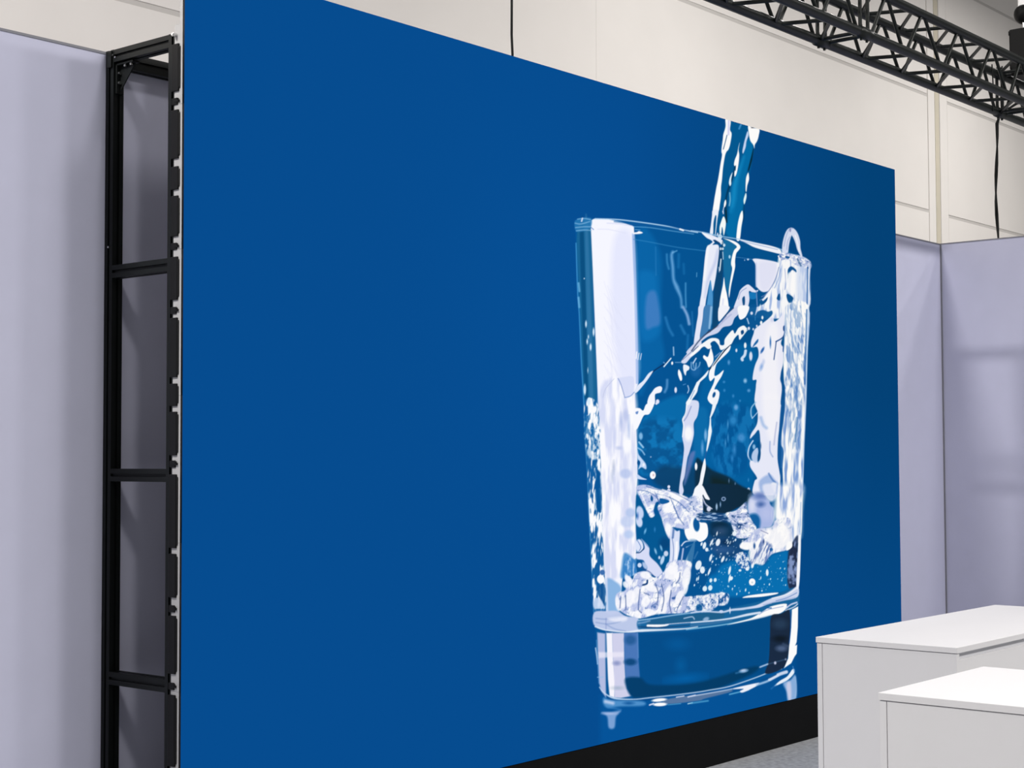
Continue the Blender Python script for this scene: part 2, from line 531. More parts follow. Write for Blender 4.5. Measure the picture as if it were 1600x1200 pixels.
for (y0, y1) in ((900, 1000), (1080, 1200)):
    stroke('b', [(112, y0), (122, y1)], 24, (110, 178, 222), 0.8, 0.9)

# rim
poly('b', [(60, 150), (80, 110), (160, 85), (270, 90), (265, 200), (180, 250), (80, 250)], (40, 120, 178), 0.8, 1)
for q in ([(70, 150), (140, 160), (250, 130)], [(75, 205), (180, 195), (265, 195)], [(85, 245), (180, 235), (270, 240)], [(100, 100), (180, 90), (260, 105)]):
    stroke('b', q, 12, (150, 196, 232), 0.7, 0.8)
stroke('b', [(160, 90), (150, 125)], 18, L_, 0.9, 0.6)
stroke('b', [(265, 200), (300, 230)], 10, (60, 110, 180), 0.8)
stroke('b', [(320, 95), (600, 105), (900, 140), (1200, 185), (1400, 230), (1600, 265)], 14, (196, 222, 246), 0.95, 0.8)
stroke('b', [(560, 130), (800, 160), (1000, 180), (1300, 215), (1480, 260)], 14, (20, 90, 158), 0.7, 1)
stroke('b', [(800, 195), (1000, 205), (1300, 250), (1550, 285)], 9, (120, 180, 226), 0.8, 0.8)
stroke('b', [(470, 150), (620, 160), (780, 185)], 12, (214, 218, 244), 0.8, 0.8)
stroke('b', [(350, 225), (500, 230), (700, 275)], 10, (226, 228, 248), 0.9, 0.8)
poly('b', [(790, 270), (840, 262), (870, 250), (915, 270), (870, 284), (800, 285)], W_)
stroke('b', [(820, 230), (880, 236)], 10, (120, 180, 225), 0.8)
stroke('b', [(800, 352), (1000, 385), (1200, 425), (1400, 460), (1600, 485), (1720, 500)], 9, (60, 140, 198), 0.75, 0.8)
stroke('b', [(1380, 225), (1420, 240)], 22, W_, 0.9)
# faint curtains of water behind the front wall
stroke('b', [(1290, 510, 30), (1275, 560, 34), (1290, 700, 36), (1300, 850, 34), (1340, 950, 50), (1390, 1080, 28), (1400, 1200, 24)], 30, (118, 176, 228), 0.8, 2)
stroke('b', [(1340, 495), (1285, 520)], 14, (110, 175, 222), 0.8, 1)
stroke('b', [(1215, 540), (1220, 640), (1240, 720)], 22, (70, 150, 208), 0.7, 1.5)
stroke('b', [(1365, 540), (1360, 700)], 26, (30, 125, 190), 0.6, 2)
stroke('b', [(1425, 660), (1430, 780)], 18, (30, 125, 190), 0.6, 2)
stroke('b', [(1450, 900), (1450, 1060), (1455, 1200)], 18, (90, 165, 220), 0.75, 1.2)
stroke('b', [(1075, 450), (1080, 800)], 12, (50, 130, 195), 0.6, 1.2)
stroke('b', [(1590, 770), (1588, 820)], 9, (110, 180, 225), 0.8)
stroke('d', [(1200, 130), (1240, 260), (1290, 350)], 26, (52, 136, 200), 0.7, 2)
stroke('d', [(1390, 230), (1440, 330)], 26, (52, 136, 200), 0.7, 2)
stroke('d', [(1420, 0), (1470, 100), (1495, 210)], 34, (146, 180, 228), 0.85, 1.6)
stroke('d', [(1298, 500), (1302, 600)], 14, (190, 215, 245), 0.9, 0.8)
stroke('d', [(1480, 350), (1470, 520)], 22, (40, 130, 196), 0.6, 2)
stroke('d', [(1530, 60), (1545, 360)], 14, (50, 130, 196), 0.6, 1.5)

# ---- stream above the rim
poly('a', [(430, 60), (395, 280), (380, 500), (350, 800), (290, 1150), (250, 1400), (240, 1490), (600, 1550), (655, 1200), (690, 1000), (720, 780), (760, 600), (790, 400), (840, 180), (640, 118)], (0, 90, 152), 1, 0.8, False)
poly('a', [(700, 300), (770, 370), (740, 560), (690, 720), (660, 1000), (640, 1200), (610, 1500), (440, 1480), (480, 1200), (510, 900), (580, 740), (640, 560), (660, 440)], (0, 108, 172), 1, 1.2)
stroke('a', [(655, 520, 20), (600, 680, 40), (550, 850, 60), (530, 1050, 60), (500, 1200, 40)], 40, (18, 142, 204), 0.75, 3)
stroke('a', [(778, 420, 6), (750, 560, 24), (715, 690, 14)], 16, (2, 48, 84), 1, 0.8)
stroke('a', [(560, 560, 10), (530, 730, 20), (480, 880, 26), (440, 1020, 22), (430, 1160, 30), (436, 1330, 24)], 20, (0, 58, 104), 0.9, 1)
stroke('a', [(660, 1130), (655, 1230)], 6, (2, 55, 90), 0.9)
poly('a', [(430, 40), (492, 62), (485, 180), (505, 230), (495, 320), (470, 420), (430, 480), (400, 640), (385, 800), (372, 900), (372, 1000), (360, 1100), (338, 1210), (272, 1210), (285, 1080), (310, 930), (340, 780), (365, 620), (385, 500), (378, 440), (395, 300), (402, 240), (430, 140)], W_, 1, 0.5)
stroke('a', [(470, 70), (466, 240)], 24, (206, 206, 242), 0.9, 0.8)
stroke('a', [(447, 250), (430, 320), (402, 425)], 9, (6, 70, 130))
stroke('a', [(378, 330), (372, 480)], 8, (20, 110, 180), 0.8)
poly('a', [(712, 130), (770, 160), (850, 172), (845, 250), (825, 320), (795, 370), (790, 415), (775, 370), (740, 320), (722, 240)], W_)
ell('a', 765, 158, 18, 6, (90, 80, 90), 0.8)
poly('a', [(705, 200), (716, 250), (690, 330), (680, 400), (650, 478), (640, 450), (655, 370), (680, 270)], (196, 212, 244))
poly('a', [(605, 345), (592, 430), (600, 500), (592, 600), (570, 720), (545, 768), (540, 720), (555, 650), (535, 620), (545, 560), (575, 480), (590, 400)], W_)
stroke('a', [(556, 630), (552, 690)], 7, (10, 60, 100))
poly('a', [(515, 718), (500, 800), (500, 860), (485, 885), (472, 850), (480, 790), (500, 740)], (225, 240, 252))
poly('a', [(715, 722), (723, 800), (700, 880), (690, 955), (680, 930), (684, 800), (700, 740)], W_)
poly('a', [(685, 972), (691, 1020), (675, 1090), (660, 1112), (654, 1060), (670, 1000)], (225, 245, 250))
stroke('a', [(482, 970), (486, 1060), (476, 1130)], 14, (140, 198, 230), 0.9, 0.8)
poly('a', [(432, 1058), (438, 1100), (425, 1142), (410, 1150), (410, 1110), (420, 1070)], W_)
stroke('a', [(408, 1150), (395, 1210)], 9, L_)
stroke('a', [(620, 120), (600, 168)], 22, (66, 146, 206), 0.9, 0.8)
poly('c', [(270, -10), (338, -10), (328, 100), (316, 200), (304, 300), (298, 290), (310, 150), (314, 60), (298, 60), (278, 150), (272, 285), (234, 285), (245, 180), (260, 60)], (236, 240, 252))
poly('c', [(405, 65), (432, 130), (426, 220), (406, 305), (396, 230), (384, 200), (375, 275), (358, 280), (355, 200), (378, 120)], (244, 250, 250))
stroke('c', [(398, 0), (402, 30)], 12, L_)
poly('c', [(640, -5), (647, 80), (626, 200), (606, 358), (566, 355), (572, 240), (590, 120), (615, 30)], W_)
stroke('c', [(436, -10), (444, 140)], 14, (6, 45, 70), 0.9)
stroke('c', [(660, 0), (652, 130)], 7, (2, 55, 95), 0.8)
stroke('c', [(520, 0), (500, 300)], 70, (0, 112, 176), 0.6, 3)
ell('c', 330, 290, 8, 20, L_)

# ---- stream inside the glass
poly('c', [(240, 850), (268, 1000), (272, 1200), (262, 1400), (120, 1560), (190, 1200)], (78, 152, 212), 0.95, 1)
poly('c', [(330, 470), (425, 470), (405, 700), (380, 900), (350, 1200), (330, 1420), (265, 1450), (270, 1200), (290, 950), (330, 700)], (10, 72, 124), 1, 1)
poly('c', [(410, 360), (570, 430), (525, 560), (505, 700), (485, 900), (470, 1050), (425, 900), (402, 700)], (22, 112, 166), 0.9, 1)
poly('c', [(130, 262), (230, 288), (380, 355), (398, 410), (370, 402), (300, 362), (272, 362), (292, 390), (268, 420), (332, 420), (348, 480), (332, 640), (302, 850), (266, 1000), (240, 860), (190, 1080), (165, 1210), (103, 1210), (130, 1000), (155, 750), (175, 550), (195, 450), (240, 410), (266, 385), (245, 360), (190, 330)], (232, 236, 252))
stroke('c', [(330, 480, 20), (300, 640, 40), (250, 760, 36), (200, 900, 26), (170, 1080, 14)], 30, (190, 202, 238), 0.75, 2)
stroke('c', [(215, 440), (190, 620), (165, 850)], 26, W_, 0.7, 1.5)
stroke('c', [(296, 370), (345, 400)], 26, (10, 66, 122), 0.95)
for (x, y, r) in ((360, 320, 26), (380, 395, 16), (412, 425, 15), (368, 470, 13), (395, 470, 12), (350, 350, 14)):
    ell('c', x, y, r, r * 1.3, (226, 238, 250), 0.9)
stroke('c', [(392, 380), (386, 450)], 8, (5, 50, 90), 0.9)
stroke('c', [(372, 600), (358, 740)], 14, (235, 245, 252), 0.9)
stroke('c', [(395, 510), (400, 600)], 10, (200, 225, 245), 0.9)
stroke('c', [(345, 700), (350, 760)], 8, L_, 0.8)
poly('c', [(400, 338), (520, 368), (590, 408), (615, 450), (592, 490), (562, 530), (548, 620), (548, 700), (520, 830), (495, 950), (475, 1080), (470, 1000), (490, 850), (512, 720), (498, 660), (508, 580), (535, 490), (570, 450), (550, 420), (470, 370)], W_)
poly('c', [(410, 825), (425, 940), (450, 1060), (470, 1200), (462, 1240), (345, 1370), (350, 1200), (370, 1050), (395, 930)], W_)
stroke('c', [(400, 1100), (380, 1300)], 20, (214, 220, 246), 0.8, 1)
ell('c', 480, 570, 12, 22, (170, 210, 240))
ell('c', 710, 602, 14, 12, (190, 215, 245)); ell('c', 668, 612, 6, 8, (150, 190, 230))
stroke('c', [(560, 575), (650, 585), (780, 605)], 6, (80, 146, 204), 0.8)
# front rim line and right wedge
stroke('c', [(0, 245), (150, 265), (350, 310), (600, 352), (850, 408), (1050, 455), (1150, 490)], 13, (160, 200, 236), 0.95, 0.7)
poly('c', [(600, 352), (800, 395), (1000, 435), (1110, 480), (1118, 532), (1000, 508), (800, 455), (700, 405)], (238, 241, 253))
stroke('c', [(620, 372), (850, 425), (1080, 480)], 7, (120, 150, 205), 0.9)
stroke('c', [(140, 270), (250, 340)], 12, W_, 0.8)
# inner white pane
poly('c', [(770, 598), (900, 603), (1080, 640), (1098, 680), (1080, 760), (1040, 880), (990, 980), (900, 1010), (830, 960), (808, 900), (806, 680)], (232, 234, 252), 1, 0.7)
poly('c', [(850, 650), (1060, 660), (1040, 820), (960, 970), (870, 960)], (220, 223, 248), 0.7, 3)
stroke('c', [(812, 650), (815, 940)], 18, (196, 206, 240), 0.8, 1)

# ---- right-hand splash
stroke('c', [(1172, 520, 78), (1184, 400, 84), (1214, 292, 84), (1250, 250, 88), (1296, 292, 76), (1330, 380, 64), (1345, 470, 44), (1378, 560, 24)], 50, (212, 220, 246), 1, 0.7)
stroke('c', [(1160, 440), (1185, 320), (1225, 230), (1270, 215)], 8, (150, 165, 215), 0.9)
stroke('c', [(1195, 480), (1205, 380), (1235, 320)], 10, (160, 175, 222), 0.9)
stroke('c', [(1300, 300), (1330, 400), (1350, 500)], 10, W_, 0.9)
ell('c', 1238, 235, 12, 26, (120, 130, 185), 0.8)
RS = [(1100, 545), (1150, 515), (1230, 535), (1380, 562), (1480, 620), (1492, 680), (1478, 900), (1470, 1210), (1180, 1330), (800, 1330), (690, 1290), (640, 1230), (880, 1180), (860, 1110), (900, 1090), (960, 1010), (1020, 930), (1060, 840), (1100, 700), (1108, 620)]
poly('c', RS, (214, 221, 246), 1, 0.8)
streaks('c', [(1110, 560), (1380, 570), (1470, 700), (1460, 1200), (1180, 1330), (820, 1310), (960, 1010), (1060, 860)], 4.0, 26, 0.30, 0.56, (156, 182, 230), W_, 0.85, 1.5, 0.05, 4.0)
foam('c', [(1090, 560), (1180, 520), (1340, 560), (1490, 640), (1480, 720), (1320, 680), (1200, 600), (1110, 620)], 0.75, 3.5, 3.0, 0.9, 1.0, dark=(70, 110, 180))
stroke('c', [(1090, 560), (1110, 610)], 14, W_)
poly('c', [(1180, 560), (1230, 570), (1220, 590), (1180, 585)], (20, 90, 160))
poly('c', [(1212, 720), (1250, 688), (1310, 730), (1312, 765), (1270, 735), (1240, 760), (1205, 850), (1205, 770)], (12, 86, 156))
poly('c', [(1190, 1050), (1215, 1035), (1275, 1080), (1262, 1130), (1235, 1150), (1205, 1120)], (10, 86, 152))
poly('c', [(1095, 1030), (1112, 1050), (1108, 1115), (1068, 1095)], (10, 86, 152))
poly('c', [(868, 1095), (900, 1120), (955, 1075), (940, 1130), (890, 1170), (866, 1160)], (10, 86, 152))
stroke('c', [(1095, 700), (1060, 830), (1000, 950), (930, 1040), (880, 1070)], 10, (120, 140, 195), 0.8)
stroke('c', [(1120, 720), (1090, 850), (1040, 960)], 10, (130, 160, 216), 0.7)
stroke('c', [(1170, 720), (1180, 860), (1170, 980)], 10, (140, 160, 214), 0.7)
poly('c', [(1190, 820), (1240, 760), (1310, 800), (1300, 1000), (1280, 1040), (1200, 1000)], (250, 250, 255), 0.85, 1.5)
poly('c', [(1325, 700), (1440, 740), (1440, 1180), (1330, 1160)], (196, 212, 244), 0.6, 3)
stroke('c', [(1455, 700), (1448, 1200)], 16, (40, 100, 175), 0.85)
stroke('c', [(1476, 660), (1470, 930), (1466, 1210)], 13, (214, 226, 248), 0.9)
stroke('c', [(1330, 600), (1370, 680)], 22, (40, 90, 150), 0.7, 1)
stroke('c', [(1380, 600), (1420, 640)], 14, W_, 0.9)
# small arch
poly('c', [(530, 1215), (585, 1060), (610, 990), (660, 940), (712, 916), (760, 950), (805, 990), (838, 985), (820, 1012), (770, 1015), (722, 1000), (728, 1100), (712, 1190), (690, 1290), (560, 1270)], (222, 226, 248))
poly('c', [(640, 1085), (668, 1065), (672, 1150), (655, 1195), (640, 1140)], (12, 80, 142))
poly('c', [(728, 1020), (800, 1020), (808, 1090), (740, 1095)], (24, 124, 194), 0.9)
stroke('c', [(590, 1100), (620, 1010), (690, 960)], 8, (130, 150, 205), 0.9)
stroke('c', [(815, 1000), (825, 1190)], 14, (120, 150, 205), 0.8)
poly('e', [(700, 0), (815, -30), (800, 100), (830, 55), (900, 35), (960, 55), (1010, 45), (1000, 110), (820, 260), (740, 250), (690, 180)], (6, 88, 156), 0.95, 0.8)

# ---- diagonal sheet
poly('e', [(95, -10), (160, -10), (142, 160), (112, 330), (100, 405), (32, 475), (60, 250), (85, 100)], (226, 230, 250))
poly('e', [(165, -10), (262, -10), (242, 150), (222, 275), (112, 392), (142, 160)], (64, 126, 184))
stroke('e', [(252, 0), (228, 262)], 26, (146, 190, 230), 0.95, 1)
poly('e', [(350, -10), (472, -10), (466, 40), (400, 120), (343, 172)], (240, 242, 253))
poly('e', [(0, 490), (100, 400), (300, 260), (450, 90), (520, 20), (595, -10), (592, 80), (540, 140), (500, 225), (400, 250), (330, 322), (200, 372), (100, 452), (20, 532), (-30, 590), (-60, 560)], (206, 212, 240))
poly('d', [(1395, 690), (1420, 640), (1480, 570), (1600, 440), (1640, 410), (1640, 520), (1520, 625), (1450, 700)], (214, 220, 244))
stroke('d', [(1410, 660), (1520, 560), (1610, 485)], 9, (110, 120, 165), 0.9)
stroke('d', [(1545, 560), (1610, 500)], 18, (24, 60, 105), 0.9)
stroke('e', [(5, 545), (90, 430), (180, 340), (240, 300)], 14, (44, 66, 104), 0.9, 0.7)
stroke('e', [(200, 320), (310, 250), (335, 225)], 10, (70, 66, 92), 0.9)
stroke('e', [(420, 110), (530, 10)], 10, (40, 70, 120), 0.9)
stroke('e', [(330, 250), (420, 160), (500, 90)], 14, (170, 180, 222), 0.9, 1)
stroke('e', [(380, 180), (440, 110)], 8, (110, 120, 170), 0.9)
poly('e', [(590, -10), (722, -10), (692, 100), (652, 142), (610, 152), (588, 90)], (248, 249, 255))
poly('e', [(-20, 610), (80, 502), (170, 432), (240, 390), (310, 388), (350, 412), (362, 470), (410, 470), (420, 400), (480, 320), (520, 288), (546, 330), (590, 262), (650, 230), (682, 250), (694, 282), (620, 385), (600, 402), (588, 345), (540, 392), (500, 462), (430, 512), (370, 534), (340, 472), (290, 422), (240, 452), (252, 500), (210, 522), (160, 492), (90, 542), (20, 605)], W_, 0.97)
poly('e', [(620, 300), (650, 285), (660, 320), (630, 345)], (12, 76, 140))
stroke('e', [(610, 400), (700, 285)], 10, W_, 0.9)
poly('e', [(246, 508), (277, 620), (270, 692), (220, 752), (190, 682), (150, 632), (160, 600), (206, 622), (230, 560)], W_)
poly('e', [(490, 478), (472, 550), (370, 652), (312, 722), (290, 852), (340, 842), (404, 788), (380, 862), (330, 942), (290, 1022), (322, 1030), (354, 1080), (320, 1212), (255, 1212), (206, 1152), (220, 1080), (280, 950), (290, 882), (240, 924), (220, 862), (240, 770), (300, 702), (370, 602), (412, 528)], (246, 248, 255))
ell('e', 285, 1095, 18, 36, (10, 82, 150), 1, 0.5, 0.3)
stroke('e', [(492, 470, 6), (400, 562, 18), (300, 692, 18), (215, 795, 14), (190, 840, 6)], 14, (8, 40, 80))
stroke('e', [(255, 760), (285, 700), (400, 545)], 10, W_, 0.9)
stroke('e', [(300, 620), (360, 570)], 12, (170, 175, 215), 0.8, 0.8)
poly('e', [(218, 785), (190, 862), (100, 952), (72, 1062), (0, 1165), (-25, 1190), (18, 1060), (60, 970), (80, 930), (160, 850)], (238, 243, 253))
stroke('e', [(20, 690), (45, 770), (95, 740), (110, 690)], 13, (150, 192, 232), 0.85, 0.8)
stroke('e', [(60, 640), (30, 690)], 14, (200, 220, 246), 0.85)
ell('e', 60, 800, 60, 70, (40, 110, 178), 0.5, 3)
for (x, y, rx, ry, cc, so) in ((675, 478, 16, 36, W_, 0.5), (565, 540, 12, 22, L_, 0.5), (745, 612, 20, 56, L_, 0.6), (470, 690, 14, 26, (96, 158, 216), 1.2), (675, 920, 20, 26, (150, 195, 236), 1.5), (720, 1042, 18, 18, (96, 158, 216), 1.5),
                               (525, 1110, 12, 18, (60, 140, 205), 1.2), (755, 75, 16, 20, L_, 0.5), (890, 130, 12, 22, W_, 0.5), (875, 195, 15, 24, W_, 0.5), (720, 265, 15, 20, L_, 0.5), (775, 275, 10, 14, L_, 0.5),
                               (410, 935, 14, 14, (60, 140, 205), 1.2), (415, 1040, 12, 16, (60, 140, 205), 1.2), (820, 235, 10, 14, L_, 0.5), (610, 1170, 10, 12, (60, 140, 205), 1)):
    ell('e', x, y, rx, ry, cc, 0.95, so)
stroke('e', [(680, 545), (668, 600), (635, 640), (640, 660)], 34, (214, 228, 250), 0.95, 0.6)
stroke('e', [(698, 140), (720, 205)], 14, (190, 215, 244), 0.9)
stroke('e', [(800, 120), (800, 160)], 10, (60, 140, 200), 0.7)

# ---- right column
poly('e', [(800, 270), (900, 195), (1010, 120), (1040, 180), (1100, 140), (1130, 100), (1170, 10), (1210, -10), (1195, 200), (1162, 330), (1122, 450), (1152, 520), (1150, 700), (1120, 830), (1132, 960), (1110, 1210), (815, 1230), (808, 1000), (815, 910), (770, 908), (774, 830), (800, 720), (842, 610), (826, 500), (755, 502), (748, 430), (780, 330)], (232, 234, 252), 1, 0.7)
poly('e', [(960, 250), (1080, 250), (1080, 700), (1080, 1200), (920, 1200), (880, 850), (900, 650)], (244, 244, 254), 0.8, 4)
poly('g', [(815, -20), (1122, -20), (1110, 250), (1086, 450), (1080, 700), (1110, 900), (1112, 1130), (1000, 1150), (780, 1140), (790, 980), (822, 930), (740, 800), (738, 720), (790, 720), (862, 690), (852, 350), (790, 390), (738, 442), (750, 380), (822, 260), (832, 120)], (230, 233, 252), 1, 0.7)
poly('g', [(900, -80), (1085, -80), (1092, 250), (1010, 480), (930, 300)], (244, 244, 254), 0.8, 4)
poly('e', [(835, 398), (832, 440), (772, 500), (758, 515), (790, 450)], (18, 100, 172), 1, 0.7)
ell('e', 890, 538, 15, 42, (44, 104, 182), 1, 0.8, 0.5)
ell('e', 990, 440, 10, 60, (50, 112, 186), 1, 0.8)
ell('e', 878, 745, 18, 42, (130, 168, 226), 0.9, 1.8, 0.3)
ell('e', 905, 680, 14, 24, (190, 205, 240), 0.9, 1.8)
ell('e', 1010, 160, 16, 22, (205, 210, 240), 0.9, 1.5)
stroke('e', [(1062, 430), (1052, 520), (1034, 655)], 13, (52, 92, 156))
stroke('e', [(1060, 430), (1130, 390), (1165, 340), (1172, 250)], 16, (26, 78, 150), 0.95)
poly('e', [(1150, 240), (1175, 230), (1175, 300), (1150, 290)], (30, 80, 150))
poly('e', [(1145, 500), (1170, 480), (1165, 540), (1145, 560)], (40, 90, 160), 0.9)
# streaky right flank
streaks('z', [(1228, 478), (1263.5, 478), (1261, 560), (1259, 640), (1256, 700), (1254, 780), (1251, 840), (1238, 850), (1226, 830), (1214, 780), (1222, 720), (1220, 690), (1226, 630), (1224, 570), (1226, 520)], 4.2, 40, 0.26, 0.60, (120, 156, 216), W_, 1, 0.8, 0.02, 11.0)
streaks('z', [(1230, 480), (1258, 480), (1258, 600), (1250, 640), (1228, 640), (1226, 560)], 3.0, 13, 0.38, 0.56, (60, 116, 190), W_, 0.45, 2.0, -0.15, 13.0)
streaks('z', [(1230, 600), (1252, 600), (1250, 700), (1232, 690)], 3.0, 16, 0.36, 0.58, (60, 116, 190), W_, 0.4, 2.0, 0.1, 15.0)
stroke('z', [(1260.6, 484), (1258.6, 560), (1257.5, 600)], 2.2, (36, 100, 178), 0.8, 0.8)
stroke('z', [(1263.3, 480), (1261, 560), (1259, 630), (1256.5, 690), (1254, 770)], 1.6, (186, 210, 244), 0.85, 0.6)
poly('e', [(1112, 890), (1148, 745), (1150, 930), (1170, 1000), (1166, 1210), (1118, 1210), (1135, 1000)], (8, 84, 154), 1, 0.7)
poly('g', [(1128, -10), (1172, -10), (1155, 200), (1118, 480), (1155, 600), (1142, 800), (1148, 1050), (1112, 1060), (1112, 900), (1085, 700), (1095, 400)], (14, 88, 160), 1, 0.8)
stroke('g', [(1140, 560), (1130, 800)], 14, (70, 130, 200), 0.6, 1.5)
stroke('g', [(1325, 180), (1315, 330), (1300, 480)], 18, (30, 96, 170), 0.75, 1.2)
# loops left of the column
stroke('g', [(805, -10), (752, 60), (748, 140), (762, 182)], 15, (152, 198, 234), 0.95, 0.7)
stroke('g', [(762, 190), (815, 130), (830, 110)], 12, (170, 200, 236), 0.9)
poly('g', [(845, 350), (850, 470), (800, 470), (770, 440), (790, 400)], (6, 90, 158))
stroke('g', [(772, 470), (725, 550), (710, 650), (740, 712)], 17, (186, 212, 244), 1, 0.6)
ell('g', 765, 600, 32, 100, (6, 86, 152), 1, 0.7, 0.25)
poly('g', [(755, 690), (770, 610), (830, 560), (840, 700), (800, 745)], (190, 208, 242), 0.95, 0.8)
ell('g', 848, 660, 17, 70, (8, 78, 140), 1, 0.7, 0.15)
ell('g', 785, 545, 18, 30, (150, 195, 235), 0.9, 0.8)
ell('g', 868, 535, 9, 36, (40, 90, 150), 0.8, 0.8)
stroke('g', [(985, 480), (985, 600), (1020, 670)], 14, (150, 172, 220), 0.9, 1)
stroke('g', [(870, 180), (900, 270), (940, 310)], 34, (150, 182, 230), 0.75, 2)
stroke('g', [(1070, 240), (1050, 380), (1035, 520)], 14, (170, 180, 220), 0.85, 1)
poly('g', [(860, 960), (975, 890), (1050, 960), (1100, 1020), (1100, 1110), (900, 1130), (850, 1050)], (150, 178, 228), 0.85, 2)
stroke('g', [(970, 880), (1010, 950), (1050, 990)], 20, (60, 110, 185), 0.7, 1.2)
poly('g', [(1000, 1010), (1060, 1000), (1090, 1100), (1040, 1110)], W_, 0.9, 1.5)
for (x, y, rx, ry, cc, so) in ((560, 52, 24, 32, (110, 168, 226), 1.5), (525, 215, 45, 60, (44, 136, 204), 3), (625, 430, 45, 50, (70, 146, 212), 2.5), (458, 265, 9, 42, (80, 158, 218), 1), (540, 580, 18, 60, (60, 140, 208), 2), (428, 500, 8, 40, (80, 158, 218), 1),
                               (460, 430, 8, 40, (70, 150, 214), 1), (512, 690, 14, 40, (50, 136, 206), 1.5), (180, 400, 18, 70, (130, 182, 230), 1), (140, 560, 14, 70, (110, 170, 226), 1.5), (62, 792, 16, 42, L_, 0.6), (718, 1080, 17, 24, L_, 0.5), (702, 1140, 15, 17, L_, 0.5),
                               (472, 970, 6, 20, (110, 140, 180), 0.8), (550, 1010, 6, 16, (120, 150, 190), 0.8), (610, 1060, 7, 14, (130, 160, 200), 0.8), (715, 960, 7, 18, (60, 140, 205), 0.8)):
    ell('g', x, y, rx, ry, cc, 0.9, so)
# falling rope of water in the middle
stroke('g', [(300, -20, 56), (272, 90, 36), (240, 175, 16)], 30, (238, 243, 253), 1, 0.6)
stroke('g', [(245, 80), (230, 140)], 9, (30, 80, 140), 0.7)
stroke('g', [(240, 175, 12), (238, 270, 22), (235, 350, 46), (222, 450, 34), (192, 605, 10)], 20, (238, 244, 253), 1, 0.6)
stroke('g', [(190, 600), (170, 700)], 12, (40, 90, 160), 0.8)
poly('g', [(168, 690), (182, 800), (152, 960), (142, 1050), (200, 1130), (235, 1210), (20, 1210), (48, 1080), (100, 990), (125, 850)], (246, 248, 255))
poly('f', [(1470, -20), (1610, -20), (1600, 150), (1552, 250), (1552, 400), (1502, 600), (1470, 700), (1442, 900), (1412, 1000), (1425, 1100), (1392, 1165), (1368, 1100), (1383, 950), (1412, 750), (1430, 560), (1408, 420), (1420, 280), (1408, 200), (1450, 130)], (214, 220, 246), 1, 0.6)
poly('f', [(1500, 640), (1570, 610), (1520, 800), (1450, 1000), (1430, 1000), (1450, 850)], (104, 126, 188), 0.8, 2)
ell('f', 1485, 380, 50, 90, W_, 0.9, 2)
stroke('f', [(1520, 40), (1470, 160), (1430, 220)], 12, (120, 140, 195), 0.8, 0.8)
stroke('f', [(1470, -20), (1450, 120), (1415, 200), (1425, 290), (1412, 420)], 12, W_, 0.9)
# left finger and spray
poly('d', [(1130, 988), (1157, 1012), (1140, 1062), (1090, 1078), (1066, 1100), (1062, 1210), (975, 1210), (990, 1120), (1030, 1060), (1070, 1010)], (244, 246, 255))
poly('f', [(800, 90), (870, 62), (920, 92), (960, 12), (1060, -12), (1000, 130), (930, 152), (880, 252), (842, 322), (800, 320)], (248, 249, 255))
poly('f', [(825, 110), (860, 100), (850, 135), (830, 135)], (90, 130, 195), 0.9)
ell('d', 1100, 1180, 22, 28, L_); ell('f', 1085, 5, 14, 14, L_)
ell('d', 1282, 700, 12, 20, W_)
poly('d', [(1368, 780), (1396, 830), (1407, 900), (1385, 918), (1358, 850), (1356, 800)], W_)
poly('d', [(1425, 718), (1492, 740), (1492, 780), (1462, 802), (1450, 855), (1424, 800)], (236, 242, 253))
stroke('d', [(1520, 690), (1525, 770), (1570, 780), (1582, 700)], 12, (150, 192, 234), 0.9, 0.7)
stroke('d', [(1580, 640), (1545, 700)], 14, (190, 212, 244), 0.9)
stroke('d', [(1320, 690), (1400, 690)], 8, (150, 190, 230), 0.8)
ell('d', 1326, 1035, 16, 36, L_); stroke('d', [(1478, 980), (1490, 1030), (1475, 1072)], 12, (190, 214, 244), 0.9)
stroke('d', [(1605, 950, 40), (1545, 1080, 40), (1480, 1200, 50)], 40, (240, 245, 253), 1, 0.6)
stroke('d', [(1560, 1040), (1510, 1150)], 10, (90, 140, 200), 0.7)
stroke('d', [(1220, 910), (1215, 1000), (1190, 1060)], 24, (112, 166, 220), 0.8, 1.8)
stroke('d', [(1420, 970), (1450, 960)], 10, (90, 150, 210), 0.8)
stroke('d', [(840, 560), (832, 640)], 14, W_, 0.9); stroke('d', [(868, 575), (856, 655)], 9, W_, 0.9); stroke('d', [(898, 580), (884, 655)], 10, L_, 0.9)
stroke('d', [(1262, 640, 8), (1180, 712, 12), (1060, 792, 14), (1000, 862, 10), (860, 1030, 8)], 10, (8, 44, 92))
poly('d', [(1042, 798), (1000, 870), (930, 965), (840, 1066), (812, 1054), (850, 978), (920, 918), (985, 830)], (226, 233, 250))
stroke('d', [(1266, 640), (1180, 742)], 15, (226, 240, 252))
stroke('d', [(1175, 690), (1190, 700)], 12, (130, 180, 226), 0.8)
ell('f', 1040, 900, 36, 48, W_); ell('f', 1048, 898, 10, 14, (200, 150, 160), 0.7, 0.8)
ell('f', 890, 412, 24, 44, (140, 190, 232), 0.9, 1)
stroke('f', [(868, 488), (920, 552)], 22, (160, 204, 238), 0.9, 0.8)
stroke('f', [(850, 558), (900, 590), (937, 642)], 16, (150, 196, 236), 0.9, 0.8)
poly('f', [(846, 590), (862, 640), (900, 690), (952, 760), (956, 825), (900, 800), (860, 825), (884, 740), (850, 690)], (196, 216, 246), 1, 0.8)
ell('f', 862, 745, 18, 30, (6, 80, 146)); ell('f', 925, 770, 14, 20, W_, 0.7)
poly('f', [(846, 890), (900, 925), (965, 955), (850, 945)], (196, 214, 246))
